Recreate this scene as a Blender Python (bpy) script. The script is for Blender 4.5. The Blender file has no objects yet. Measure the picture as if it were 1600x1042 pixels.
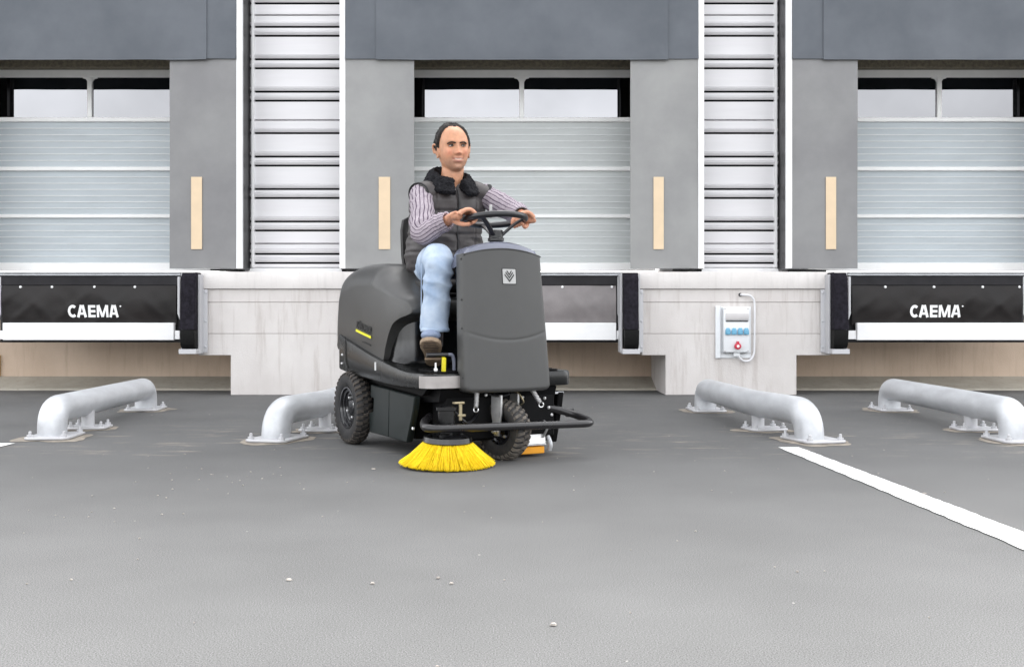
import bpy, bmesh, math, random
import numpy as np
from mathutils import Vector, Matrix, noise
R = math.radians
random.seed(7)
sc = bpy.context.scene
col = sc.collection

# ------------------------------------------------------------------ camera
FPX, CH = 1650.0, 0.70                      # focal length in photo pixels, camera height
cam_d = bpy.data.cameras.new('camera'); cam = bpy.data.objects.new('camera', cam_d); col.objects.link(cam)
cam_d.sensor_width = 36; cam_d.sensor_fit = 'HORIZONTAL'; cam_d.lens = 36 * FPX / 1600
cam_d.shift_y = -21 / 1600; cam_d.clip_start = 0.05; cam_d.clip_end = 2000
cam.location = (0, 0, CH); cam.rotation_euler = (R(90), 0, 0)
sc.camera = cam

# ------------------------------------------------------------------ light
SUN_EL, SUN_AZ = 45.0, 12.0                 # azimuth clockwise from +Y: behind the building, so its soft shade fills the dock side of the yard
w = bpy.data.worlds.new('World'); sc.world = w; w.use_nodes = True
nt = w.node_tree; nt.nodes.clear()
sky = nt.nodes.new('ShaderNodeTexSky'); sky.sky_type = 'NISHITA'; sky.sun_disc = False
sky.sun_elevation = R(SUN_EL); sky.sun_rotation = R(SUN_AZ); sky.dust_density = 4.0; sky.air_density = 1.0
hs = nt.nodes.new('ShaderNodeHueSaturation'); hs.inputs['Saturation'].default_value = 0.10
bg = nt.nodes.new('ShaderNodeBackground'); bg.inputs['Strength'].default_value = 0.12
wo = nt.nodes.new('ShaderNodeOutputWorld')
nt.links.new(sky.outputs[0], hs.inputs['Color']); tcw = nt.nodes.new('ShaderNodeTexCoord'); cn = nt.nodes.new('ShaderNodeTexNoise'); cn.inputs['Scale'].default_value = 5; cn.inputs['Detail'].default_value = 8      # cloud cover, all round the sky
cm = nt.nodes.new('ShaderNodeMapRange'); cm.inputs['From Min'].default_value = .3; cm.inputs['From Max'].default_value = .7; cm.inputs['To Min'].default_value = .72; cm.inputs['To Max'].default_value = 1.28
cx_ = nt.nodes.new('ShaderNodeMix'); cx_.data_type = 'RGBA'; cx_.blend_type = 'MULTIPLY'; cx_.inputs['Factor'].default_value = 1
nt.links.new(tcw.outputs['Generated'], cn.inputs['Vector']); nt.links.new(cn.outputs['Fac'], cm.inputs['Value']); nt.links.new(hs.outputs[0], cx_.inputs['A']); nt.links.new(cm.outputs[0], cx_.inputs['B'])
nt.links.new(cx_.outputs['Result'], bg.inputs[0]); nt.links.new(bg.outputs[0], wo.inputs[0])
sd = bpy.data.lights.new('sun', 'SUN'); sd.energy = 1.5; sd.angle = R(38); sd.color = (1, .97, .93)
sun = bpy.data.objects.new('sun', sd); col.objects.link(sun)
az, el = R(SUN_AZ), R(SUN_EL)
sdir = Vector((math.sin(az) * math.cos(el), math.cos(az) * math.cos(el), math.sin(el)))
sun.rotation_euler = sdir.to_track_quat('Z', 'Y').to_euler(); sun.location = sdir * 30
vs = sc.view_settings; vs.view_transform = 'Standard'; vs.look = 'None'; vs.exposure = 2.78; vs.gamma = 1.0
vs.use_curve_mapping = False

# ------------------------------------------------------------------ materials
MATS = {}
def mat(name, c, rough=.55, metal=0., var=.12, vs_=6., bump=0., bs=80., spec=.5, coat=0., c2=None, st=(1, 1, 1), lo=.35, hi=.65, detail=6, bst=(1, 1, 1)):
    """Principled with two-tone procedural noise in the base colour, noise in the roughness and an optional fine bump."""
    m = bpy.data.materials.new(name); m.use_nodes = True; n = m.node_tree; N = n.nodes; Lk = n.links
    b = N['Principled BSDF']
    b.inputs['Roughness'].default_value = rough; b.inputs['Metallic'].default_value = metal
    b.inputs['Specular IOR Level'].default_value = spec; b.inputs['Coat Weight'].default_value = coat; b.inputs['Coat Roughness'].default_value = .15
    tc = N.new('ShaderNodeTexCoord'); mp = N.new('ShaderNodeMapping'); mp.inputs['Scale'].default_value = st
    Lk.new(tc.outputs['Object'], mp.inputs['Vector'])
    no = N.new('ShaderNodeTexNoise'); no.inputs['Scale'].default_value = vs_; no.inputs['Detail'].default_value = detail; no.inputs['Roughness'].default_value = .6
    Lk.new(mp.outputs[0], no.inputs['Vector'])
    cr = N.new('ShaderNodeValToRGB'); e = cr.color_ramp.elements
    a = c2 if c2 else tuple(x * (1 - var) for x in c); bb = c if c2 else tuple(min(1, x * (1 + var)) for x in c)
    e[0].position = lo; e[0].color = (*a, 1); e[1].position = hi; e[1].color = (*bb, 1)
    Lk.new(no.outputs['Fac'], cr.inputs['Fac']); Lk.new(cr.outputs[0], b.inputs['Base Color'])
    mr = N.new('ShaderNodeMapRange'); mr.inputs['To Min'].default_value = max(0, rough - .08); mr.inputs['To Max'].default_value = min(1, rough + .1)
    Lk.new(no.outputs['Fac'], mr.inputs['Value']); Lk.new(mr.outputs[0], b.inputs['Roughness'])
    if bump:
        m2 = N.new('ShaderNodeMapping'); m2.inputs['Scale'].default_value = bst; Lk.new(tc.outputs['Object'], m2.inputs['Vector'])
        n2 = N.new('ShaderNodeTexNoise'); n2.inputs['Scale'].default_value = bs; n2.inputs['Detail'].default_value = 3
        Lk.new(m2.outputs[0], n2.inputs['Vector'])
        bp = N.new('ShaderNodeBump'); bp.inputs['Strength'].default_value = bump; bp.inputs['Distance'].default_value = .01
        Lk.new(n2.outputs['Fac'], bp.inputs['Height']); Lk.new(bp.outputs[0], b.inputs['Normal'])
    MATS[name] = m
    return m
def nodes(m): return m.node_tree.nodes, m.node_tree.links, m.node_tree.nodes['Principled BSDF']

# asphalt: grey with fine aggregate, larger worn patches, pale dusty streaks near the wall
def asphalt():
    m = mat('asphalt', (.116, .116, .115), .8, var=.1, vs_=1.1, bump=.06, bs=900, spec=.25)
    N, Lk, b = nodes(m)
    tc = N.new('ShaderNodeTexCoord')
    g = N.new('ShaderNodeTexNoise'); g.inputs['Scale'].default_value = 300; g.inputs['Detail'].default_value = 2; Lk.new(tc.outputs['Object'], g.inputs['Vector'])
    mr = N.new('ShaderNodeMapRange'); mr.inputs['From Min'].default_value = .3; mr.inputs['From Max'].default_value = .7; mr.inputs['To Min'].default_value = .40; mr.inputs['To Max'].default_value = 1.60
    Lk.new(g.outputs['Fac'], mr.inputs['Value'])
    base = b.inputs['Base Color'].links[0].from_socket
    mu = N.new('ShaderNodeMix'); mu.data_type = 'RGBA'; mu.blend_type = 'MULTIPLY'; mu.inputs['Factor'].default_value = 1
    Lk.new(base, mu.inputs['A']); Lk.new(mr.outputs[0], mu.inputs['B'])
    # dust streaks: stretched noise, only in the strip where the trucks' tyres stop (y 5.3 .. 9.9)
    mp = N.new('ShaderNodeMapping'); mp.inputs['Scale'].default_value = (1.6, 5.5, 1); Lk.new(tc.outputs['Object'], mp.inputs['Vector'])
    d = N.new('ShaderNodeTexNoise'); d.inputs['Scale'].default_value = 1.5; d.inputs['Detail'].default_value = 9; d.inputs['Roughness'].default_value = .7; Lk.new(mp.outputs[0], d.inputs['Vector'])
    dr = N.new('ShaderNodeMapRange'); dr.inputs['From Min'].default_value = .55; dr.inputs['From Max'].default_value = .70; dr.inputs['To Max'].default_value = .75; Lk.new(d.outputs['Fac'], dr.inputs['Value'])
    sx = N.new('ShaderNodeSeparateXYZ'); Lk.new(tc.outputs['Object'], sx.inputs[0])
    z1 = N.new('ShaderNodeMapRange'); z1.interpolation_type = 'SMOOTHSTEP'; z1.inputs['From Min'].default_value = 5.2; z1.inputs['From Max'].default_value = 5.7; Lk.new(sx.outputs['Y'], z1.inputs['Value'])
    z2 = N.new('ShaderNodeMapRange'); z2.interpolation_type = 'SMOOTHSTEP'; z2.inputs['From Min'].default_value = 6.1; z2.inputs['From Max'].default_value = 7.3; z2.inputs['To Min'].default_value = 1; z2.inputs['To Max'].default_value = .25; Lk.new(sx.outputs['Y'], z2.inputs['Value'])
    p1 = N.new('ShaderNodeMath'); p1.operation = 'MULTIPLY'; Lk.new(z1.outputs[0], p1.inputs[0]); Lk.new(z2.outputs[0], p1.inputs[1])
    p2 = N.new('ShaderNodeMath'); p2.operation = 'MULTIPLY'; Lk.new(p1.outputs[0], p2.inputs[0]); Lk.new(dr.outputs[0], p2.inputs[1])
    mx = N.new('ShaderNodeMix'); mx.data_type = 'RGBA'; Lk.new(p2.outputs[0], mx.inputs['Factor']); Lk.new(mu.outputs['Result'], mx.inputs['A']); mx.inputs['B'].default_value = (.34, .30, .25, 1)
    # scattered pale grit specks
    vo = N.new('ShaderNodeTexVoronoi'); vo.inputs['Scale'].default_value = 9; Lk.new(tc.outputs['Object'], vo.inputs['Vector'])
    sp = N.new('ShaderNodeMath'); sp.operation = 'LESS_THAN'; sp.inputs[1].default_value = .035; Lk.new(vo.outputs['Distance'], sp.inputs[0])
    sh = N.new('ShaderNodeSeparateColor'); Lk.new(vo.outputs['Color'], sh.inputs[0])
    s2 = N.new('ShaderNodeMath'); s2.operation = 'LESS_THAN'; s2.inputs[1].default_value = .3; Lk.new(sh.outputs[0], s2.inputs[0])
    s3 = N.new('ShaderNodeMath'); s3.operation = 'MULTIPLY'; Lk.new(sp.outputs[0], s3.inputs[0]); Lk.new(s2.outputs[0], s3.inputs[1])
    m3 = N.new('ShaderNodeMix'); m3.data_type = 'RGBA'; Lk.new(s3.outputs[0], m3.inputs['Factor']); Lk.new(mx.outputs['Result'], m3.inputs['A']); m3.inputs['B'].default_value = (.32, .31, .29, 1)
    Lk.new(m3.outputs['Result'], b.inputs['Base Color'])
    return m
asphalt()

def concrete(name, c, c2, stain=(.30, .26, .22), amount=.5):
    m = mat(name, c, .85, c2=c2, vs_=2.2, bump=.25, bs=90, spec=.25, st=(1, 1, .7), lo=.3, hi=.7)
    N, Lk, b = nodes(m); tc = N.new('ShaderNodeTexCoord')
    mp = N.new('ShaderNodeMapping'); mp.inputs['Scale'].default_value = (9, 9, .8); Lk.new(tc.outputs['Object'], mp.inputs['Vector'])
    d = N.new('ShaderNodeTexNoise'); d.inputs['Scale'].default_value = 2; d.inputs['Detail'].default_value = 8; d.inputs['Roughness'].default_value = .65; Lk.new(mp.outputs[0], d.inputs['Vector'])
    dr = N.new('ShaderNodeMapRange'); dr.inputs['From Min'].default_value = .52; dr.inputs['From Max'].default_value = .8; dr.inputs['To Max'].default_value = amount; Lk.new(d.outputs['Fac'], dr.inputs['Value'])
    base = b.inputs['Base Color'].links[0].from_socket
    mx = N.new('ShaderNodeMix'); mx.data_type = 'RGBA'; Lk.new(dr.outputs[0], mx.inputs['Factor']); Lk.new(base, mx.inputs['A']); mx.inputs['B'].default_value = (*stain, 1)
    Lk.new(mx.outputs['Result'], b.inputs['Base Color'])
    return m
concrete('pier_concrete', (.69, .66, .64), (.58, .545, .525), (.38, .33, .30), .65)
concrete('ledge_concrete', (.76, .73, .71), (.64, .61, .59), (.48, .46, .44), .5)
concrete('recess_concrete', (.60, .48, .38), (.50, .39, .30), (.36, .27, .20), .6)
concrete('apron_concrete', (.45, .42, .36), (.34, .31, .26), (.24, .21, .17), .6)
mat('line_paint', (.80, .80, .79), .6, var=.05, vs_=25, bump=.3, bs=200)
mat('cladding_white', (.74, .73, .745), .35, var=.03, vs_=2, spec=.5, st=(.5, 1, 6))
mat('wall_white', (.7, .69, .7), .5, var=.05, vs_=2)
mat('white_profile', (.85, .85, .85), .4, var=.03)
mat('head_fabric', (.115, .127, .146), .5, var=.13, vs_=1.8, bump=.12, bs=240, spec=.4, c2=(.082, .093, .110))
mat('side_fabric', (.30, .30, .295), .48, vs_=1.6, bump=.12, bs=240, spec=.45, c2=(.235, .235, .235))
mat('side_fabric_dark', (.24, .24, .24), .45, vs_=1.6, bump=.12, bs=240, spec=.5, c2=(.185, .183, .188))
mat('black_fabric', (.012, .012, .014), .55, var=.4, vs_=5)
mat('side_cover', (.012, .010, .012), .35, vs_=7, c2=(.004, .003, .004), st=(1, 1, .25), spec=.5)
mat('slot_shade_black', (.006, .006, .008), .8)
mat('stripe', (.70, .545, .37), .5, var=.04, vs_=6)
mat('door_white', (.82, .82, .81), .4, var=.03)
mat('door_panel', (.47, .495, .49), .38, var=.07, vs_=3, bump=.06, bs=300, st=(.4, 1, 3))
mat('door_panel_blue', (.43, .475, .50), .38, var=.07, vs_=3, bump=.06, bs=300, st=(.4, 1, 3))
mat('door_ridge', (.66, .68, .68), .4, var=.05)
mat('lintel_brown', (.16, .14, .10), .8, var=.3, vs_=30, bump=.3, bs=150)
mat('black_rubber', (.007, .006, .009), .75, spec=.15, c2=(.017, .015, .022), vs_=30, bump=.4, bs=140)
mat('black_rubber_low', (.003, .003, .003), .6, spec=.2, var=.3, vs_=30, bump=.3, bs=140)
mat('leveller_black', (.007, .006, .008), .5, vs_=4, c2=(.016, .015, .018), spec=.3)
mat('skirt_pvc', (.013, .010, .0095), .42, vs_=3, c2=(.007, .0055, .0055), spec=.3, bump=.05, bs=60)
mat('skirt_pvc_sheen', (.22, .20, .20), .42, vs_=3, c2=(.16, .145, .145), spec=.5, bump=.05, bs=60)  # same skirt PVC, its brighter reflection put into the colour
mat('bar_white', (.86, .86, .86), .45, var=.03, vs_=8)
mat('letter_white', (.85, .85, .85), .5, var=.02)
mat('galvanised', (.60, .615, .635), .42, metal=.3, vs_=11, c2=(.49, .50, .52), st=(1, .35, 1), spec=.5, bump=.06, bs=40)
mat('galvanised_pale', (.54, .54, .55), .5, metal=.25, vs_=14, c2=(.52, .52, .54), spec=.5)
mat('sand', (.36, .315, .26), .9, c2=(.19, .17, .145), vs_=14, bump=.5, bs=200)
mat('box_white', (.76, .78, .80), .4, var=.03)
mat('box_grey', (.55, .53, .53), .5, var=.06)
mat('socket_blue', (.14, .38, .55), .35, var=.06)
mat('socket_red', (.50, .02, .05), .35, var=.06)
mat('cable_white', (.74, .74, .76), .45, var=.04)
mat('dark_hole', (.01, .01, .01), .9)
mat('rust', (.55, .36, .16), .7, var=.2, vs_=20)
mat('pebble', (.34, .31, .28), .8, var=.3, vs_=60)
def glass_mat():
    m = mat('window_glass', (.004, .004, .005), .02, var=0)
    N, Lk, b = nodes(m)
    for l in list(b.inputs['Roughness'].links): Lk.remove(l)
    b.inputs['Roughness'].default_value = .015
    for l in list(b.inputs['Base Color'].links): Lk.remove(l)
    b.inputs['Base Color'].default_value = (.20, .20, .208, 1); b.inputs['Metallic'].default_value = 1.      # mirror-coated solar glass
glass_mat()

# ------------------------------------------------------------------ mesh helpers
class MB:
    def __init__(s): s.v = []; s.f = []; s.uv = []; s.hasuv = False
    def add(s, vs_, fs, uv=None):
        o = len(s.v); s.v += [tuple(p) for p in vs_]; s.f += [tuple(i + o for i in f) for f in fs]
        s.uv += uv if uv else [(0, 0)] * len(vs_)
        if uv: s.hasuv = True
        return s
    def box(s, x0, x1, y0, y1, z0, z1, bev=0., seg=1):
        x0, x1 = sorted((x0, x1)); y0, y1 = sorted((y0, y1)); z0, z1 = sorted((z0, z1))
        bm = bmesh.new(); bmesh.ops.create_cube(bm, size=1)
        for v in bm.verts: v.co = Vector(((x0 + x1) / 2 + v.co.x * (x1 - x0), (y0 + y1) / 2 + v.co.y * (y1 - y0), (z0 + z1) / 2 + v.co.z * (z1 - z0)))
        if bev: bmesh.ops.bevel(bm, geom=bm.edges[:], offset=min(bev, .45 * min(x1 - x0, y1 - y0, z1 - z0)), segments=seg, affect='EDGES', profile=.5)
        bm.verts.index_update(); s.add([v.co[:] for v in bm.verts], [[v.index for v in f.verts] for f in bm.faces]); bm.free(); return s
    def prism(s, poly, lo, hi, ax='y', bev=0., seg=2):
        """poly of 2-D points extruded along an axis: 'y' -> (x,z), 'x' -> (y,z), 'z' -> (x,y)."""
        def p3(a, b, h): return {'y': (a, h, b), 'x': (h, a, b), 'z': (a, b, h)}[ax]
        bm = bmesh.new()
        A = [bm.verts.new(p3(a, b, lo)) for a, b in poly]; B = [bm.verts.new(p3(a, b, hi)) for a, b in poly]
        n = len(poly); bm.faces.new(A); bm.faces.new(B[::-1])
        for i in range(n): bm.faces.new((A[i], B[i], B[(i + 1) % n], A[(i + 1) % n]))
        bmesh.ops.recalc_face_normals(bm, faces=bm.faces[:])
        if bev: bmesh.ops.bevel(bm, geom=bm.edges[:], offset=bev, segments=seg, affect='EDGES', profile=.5)
        bm.verts.index_update(); s.add([v.co[:] for v in bm.verts], [[v.index for v in f.verts] for f in bm.faces]); bm.free(); return s
    def loft(s, rings, caps=True, uv=False, closed=False):
        n = len(rings[0]); m = len(rings); vs_ = []; u = []
        k = n + 1 if uv else n
        for j, r in enumerate(rings):
            for i in range(k): vs_.append(tuple(r[i % n])); u.append((i / n, j / max(1, m - 1)))
        fs = []
        for j in range(m if closed else m - 1):
            a = j * k; b = ((j + 1) % m) * k
            for i in range(k - 1 if uv else n):
                i2 = i + 1 if uv else (i + 1) % n
                fs.append((a + i, a + i2, b + i2, b + i))
        if caps and not closed:
            fs.append(tuple(range(n))[::-1]); fs.append(tuple((m - 1) * k + i for i in range(n)))
        s.add(vs_, fs, u if uv else None); return s
    def tube(s, pts, r, n=14, caps=True, closed=False, uv=False, flat=None):
        P = [Vector(p) for p in pts]; m = len(P)
        rr = r if isinstance(r, (list, tuple)) else [r] * m
        T = []
        for i in range(m):
            if closed: t = P[(i + 1) % m] - P[i - 1]
            else: t = P[min(i + 1, m - 1)] - P[max(i - 1, 0)]
            T.append(t.normalized())
        up = Vector((0, 0, 1)) if abs(T[0].z) < .9 else Vector((1, 0, 0))
        nv = (up - T[0] * up.dot(T[0])).normalized(); rings = []
        for i in range(m):
            nv = (nv - T[i] * nv.dot(T[i])).normalized(); bv = T[i].cross(nv)
            q = rr[i]; qa, qb = (q if isinstance(q, (tuple, list)) else (q, q))
            rings.append([P[i] + nv * (qa * math.cos(2 * math.pi * k / n)) + bv * (qb * math.sin(2 * math.pi * k / n)) for k in range(n)])
        return s.loft(rings, caps, uv, closed)
    def lathe(s, prof, org=(0, 0, 0), axis=(0, 0, 1), n=32, caps=True):
        a = Vector(axis).normalized(); u = a.orthogonal().normalized(); v = a.cross(u); o = Vector(org)
        return s.loft([[o + a * h + (u * math.cos(2 * math.pi * k / n) + v * math.sin(2 * math.pi * k / n)) * max(r, 1e-4) for k in range(n)] for r, h in prof], caps)
    def ball(s, c, r, n=16, m=10, M=None):
        rx, ry, rz = r if isinstance(r, (tuple, list)) else (r, r, r)
        rings = []
        for j in range(1, m):
            t = math.pi * j / m
            rings.append([Vector((rx * math.sin(t) * math.cos(2 * math.pi * k / n), ry * math.sin(t) * math.sin(2 * math.pi * k / n), -rz * math.cos(t))) for k in range(n)])
        rings = [[(M @ p if M else p) + Vector(c) for p in r_] for r_ in rings]
        return s.loft(rings)
    def sheet(s, x0, x1, z0, z1, y, th, nx, nz, fn=lambda x, z: 0, edge=None):
        """an upright cloth sheet in the xz plane with thickness; fn displaces it in y, edge(x) displaces the lower hem"""
        vs_ = []; fs = []
        for lay in (0, th):
            for j in range(nz + 1):
                for i in range(nx + 1):
                    x = x0 + (x1 - x0) * i / nx; z = z0 + (z1 - z0) * j / nz
                    e = edge(x) * (1 - j / nz) if edge else 0
                    vs_.append((x, y + fn(x, z) + lay, z + e))
        k = nx + 1; o = k * (nz + 1)
        for j in range(nz):
            for i in range(nx):
                a = j * k + i; fs.append((a, a + 1, a + k + 1, a + k)); fs.append((o + a + 1, o + a, o + a + k, o + a + k + 1))
        rim = [i for i in range(k)] + [j * k + nx for j in range(1, nz + 1)] + [nz * k + i for i in range(nx - 1, -1, -1)] + [j * k for j in range(nz - 1, 0, -1)]
        for i in range(len(rim)):
            a, b = rim[i], rim[(i + 1) % len(rim)]; fs.append((b, a, o + a, o + b))
        return s.add(vs_, fs)

def wloc(o):
    p = Vector((0, 0, 0))
    while o: p = p + o.location; o = o.parent
    return p
def link(me, name, m=None, parent=None, local=False, sharp=35, fixn=True):
    if fixn:
        bm = bmesh.new(); bm.from_mesh(me); bmesh.ops.recalc_face_normals(bm, faces=bm.faces[:]); bm.to_mesh(me); bm.free()
    me.polygons.foreach_set('use_smooth', [True] * len(me.polygons))
    me.set_sharp_from_angle(angle=R(sharp))
    o = bpy.data.objects.new(name, me); col.objects.link(o)
    if m: me.materials.append(MATS[m] if isinstance(m, str) else m)
    if parent is not None:
        o.parent = parent
        if not local: o.location = -wloc(parent)
    return o
def build(mb, name, m, parent=None, local=False, sharp=35, fixn=True):
    me = bpy.data.meshes.new(name); me.from_pydata(mb.v, [], mb.f); me.update()
    if mb.hasuv:
        ul = me.uv_layers.new(name='UVMap'); idx = np.zeros(len(me.loops), dtype=np.int32); me.loops.foreach_get('vertex_index', idx)
        ul.data.foreach_set('uv', np.array(mb.uv, dtype=np.float32)[idx].ravel())
    return link(me, name, m, parent, local, sharp, fixn)
def tag(o, label=None, cat=None, group=None, kind=None):
    if label: o['label'] = label
    if cat: o['category'] = cat
    if group: o['group'] = group
    if kind: o['kind'] = kind
    return o
def empty(name, loc, label, cat, group=None, rz=0):
    o = bpy.data.objects.new(name, None); o.empty_display_size = .1; col.objects.link(o)
    o.location = loc; o.rotation_euler = (0, 0, rz); tag(o, label, cat, group); return o
def nz(x, y=0., z=0.): return noise.noise(Vector((x, y, z)))
def text(body, size, m, parent, place, name='lettering', bold=.0, depth=.001, local=False, width=None, shear=0.):
    """flat lettering: place maps text-plane (x, y, depth) to the parent's space; centred on 0,0"""
    cu = bpy.data.curves.new('t', 'FONT'); cu.body = body; cu.size = size; cu.extrude = depth; cu.offset = bold; cu.align_x = 'CENTER'; cu.align_y = 'CENTER'; cu.resolution_u = 4; cu.space_character = 1.06; cu.shear = shear
    t = bpy.data.objects.new('t', cu); col.objects.link(t); dg = bpy.context.evaluated_depsgraph_get(); dg.update()
    me = bpy.data.meshes.new_from_object(t.evaluated_get(dg)); bpy.data.objects.remove(t)
    xs = [v.co.x for v in me.vertices]; k = width / (max(xs) - min(xs)) if width else 1; cx = (max(xs) + min(xs)) / 2
    ys = [v.co.y for v in me.vertices]; cy = (max(ys) + min(ys)) / 2
    for v in me.vertices: v.co = Vector(place((v.co.x - cx) * k, v.co.y - cy, v.co.z))
    me.materials.clear()
    return link(me, name, m, parent, local, fixn=False)
def smooth_path(pts, n=8):
    """Catmull-Rom through the points"""
    P = [Vector(p) for p in pts]; out = []
    for i in range(len(P) - 1):
        a = P[i - 1] if i else P[0] * 2 - P[1]; b, c = P[i], P[i + 1]; d = P[i + 2] if i + 2 < len(P) else P[-1] * 2 - P[-2]
        for k in range(n):
            t = k / n
            out.append(.5 * ((2 * b) + (-a + c) * t + (2 * a - 5 * b + 4 * c - d) * t * t + (-a + 3 * b - 3 * c + d) * t ** 3))
    out.append(P[-1]); return out
def round_path(pts, r, n=6):
    """polyline with rounded corners of radius r"""
    P = [Vector(p) for p in pts]; out = [P[0]]
    for i in range(1, len(P) - 1):
        a = (P[i - 1] - P[i]); b = (P[i + 1] - P[i]); rr = r[i] if isinstance(r, dict) else r
        q = min(rr, a.length * (.97 if i == 1 else .49), b.length * (.97 if i == len(P) - 2 else .49)); a = P[i] + a.normalized() * q; b = P[i] + b.normalized() * q
        for k in range(n + 1):
            t = k / n; out.append(a * (1 - t) ** 2 + P[i] * 2 * t * (1 - t) + b * t * t)
    out.append(P[-1]); return out
# ================================================================== THE SETTING
g = MB(); 
g.add([(-150, -150, 0), (150, -150, 0), (150, 150, 0), (-150, 150, 0)], [(0, 1, 2, 3)])
tag(build(g, 'ground', 'asphalt'), 'grey worn asphalt yard in front of the loading docks', 'ground', kind='structure')

def painted_line(pts, label):
    """ragged-edged painted strip; pts = (xl, xr, y) rows from far to near"""
    v = []; f = []; rows = []
    for (a, b) in zip(pts[:-1], pts[1:]):
        n = 60
        for i in range(n + (b is pts[-1])):
            t = i / n; rows.append([a[k] + (b[k] - a[k]) * t for k in range(3)])
    for i, (xl, xr, y) in enumerate(rows):
        v += [(xl + random.uniform(-.004, .004), y, .004), (xr + random.uniform(-.004, .004), y, .004)]
        if i: f.append((2 * i - 2, 2 * i - 1, 2 * i + 1, 2 * i))
    m = MB(); m.add(v, f); o = build(m, 'painted_line', 'line_paint'); tag(o, label, 'road marking', kind='structure')
painted_line([(1.46, 1.575, 5.79), (1.553, 1.69, 3.3), (1.61, 1.76, .9)], 'white painted bay line running towards the viewer on the right')
painted_line([(-2.93, -2.815, 5.98), (-3.03, -2.915, 3.3), (-3.12, -3.0, .9)], 'white painted bay line whose tip shows at the left edge')

# heights and planes of the facade
YS, YW, YD, YP, YB, YR = 10.0, 10.34, 10.62, 9.87, 9.62, 10.9    # shelter front, cladding, door, pier front, bumper front, recess wall
DOCKS = [(-4.24, 'left'), (.097, 'centre'), (4.29, 'right')]

wh = empty('warehouse', (0, 10.6, 0), 'white ribbed warehouse front above a concrete loading dock base', 'building')
# sloped concrete apron at the foot of the recessed dock walls (the kerb strip)
for x0, x1 in ((-7.5, -2.63), (-1.405, 1.435), (2.66, 7.5)):
    m = MB(); v = []; f = []; n = 40
    for i in range(n + 1):
        x = x0 + (x1 - x0) * i / n; e = .012 * nz(x * 3.1, 2) + .006 * nz(x * 11, 5)
        v += [(x, 10.5 + e, -.01), (x, 10.51 + e, .02 + .01 * nz(x * 5, 1)), (x, YR + .02, .125), (x, YR + .02, -.01)]
        if i:
            a = 4 * i - 4; f += [(a, a + 1, a + 5, a + 4), (a + 1, a + 2, a + 6, a + 5), (a + 2, a + 3, a + 7, a + 6)]
    m.add(v, f); o = build(m, 'concrete_apron', 'apron_concrete', wh)
m = MB(); m.box(-8, 8, YR, YR + .3, 0, 1.14); build(m, 'recess_wall', 'recess_concrete', wh)
m = MB(); m.box(-8, 8, YD + .12, YR + .6, 1.141, 1.185); build(m, 'dock_floor_edge', 'leveller_black', wh)
# walls between and above the doors
for x0, x1 in ((-8, -5.62), (-2.87, -1.27), (1.46, 2.92), (5.66, 8)):
    m = MB(); m.box(x0, x1, YW + .06, YD + .3, 1.185, 3.31); build(m, 'wall', 'wall_white', wh)
m = MB(); m.box(-8, 8, YW + .062, YD + .3, 3.312, 9.8); build(m, 'upper_wall', 'wall_white', wh)
m = MB(); m.box(-8.1, 8.1, YW - .05, YD + .4, 9.802, 10.05, .01); build(m, 'parapet', 'white_profile', wh)
for dx, _ in DOCKS:
    m = MB(); m.box(dx - 1.36, dx + 1.36, YD - .12, YD + .06, 3.212, 3.308, .004); build(m, 'lintel_seal', 'lintel_brown', wh)

# ribbed aluminium cladding: a panel between two joints, its beads and slots modelled in the profile
Z_BEAD = [1.262 + .3172 * k for k in range(-1, 30)]
def clad_panel(x0, x1, z0, z1):
    pr = [(YW + .03, z0), (YW, z0 + .004)]; slots = []
    for zb in Z_BEAD:
        for zk in (zb - .004, zb + .084):
            if zk - .01 < z0 + .012 or zk + .055 > z1 - .004: continue
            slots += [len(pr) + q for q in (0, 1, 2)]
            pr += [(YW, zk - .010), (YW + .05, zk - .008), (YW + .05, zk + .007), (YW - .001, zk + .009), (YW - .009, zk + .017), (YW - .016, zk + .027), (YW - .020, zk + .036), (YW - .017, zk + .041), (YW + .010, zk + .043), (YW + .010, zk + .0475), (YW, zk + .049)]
    pr += [(YW, z1 - .012), (YW + .022, z1 - .006), (YW + .03, z1)]
    m = MB(); n = len(pr)
    m.add([(x0, y, z) for y, z in pr] + [(x1, y, z) for y, z in pr], [(i, i + 1, n + i + 1, n + i) for i in range(n - 1)])
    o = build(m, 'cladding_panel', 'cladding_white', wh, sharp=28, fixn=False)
    o.data.materials.append(MATS['slot_shade_black'])
    for q in slots: o.data.polygons[q].material_index = 1  # slot faces painted black for the shade under the beads
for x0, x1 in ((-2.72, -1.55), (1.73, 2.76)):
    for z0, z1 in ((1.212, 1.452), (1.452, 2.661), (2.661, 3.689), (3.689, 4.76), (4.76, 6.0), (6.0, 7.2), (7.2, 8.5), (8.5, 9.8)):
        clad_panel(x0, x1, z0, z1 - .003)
    m = MB(); m.prism([(YW - .03, 1.150), (YW + .06, 1.150), (YW + .06, 1.211), (YW - .004, 1.209), (YW - .03, 1.185)], x0, x1, 'x'); build(m, 'flashing', 'white_profile', wh)
# thin vertical trim where the cladding meets the shelter sides
for x in (-2.532, 2.578):
    m = MB(); m.box(x - .012, x + .012, YW - .035, YW + .03, 1.212, 4.5, .003); build(m, 'corner_trim', 'white_profile', wh)

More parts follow.
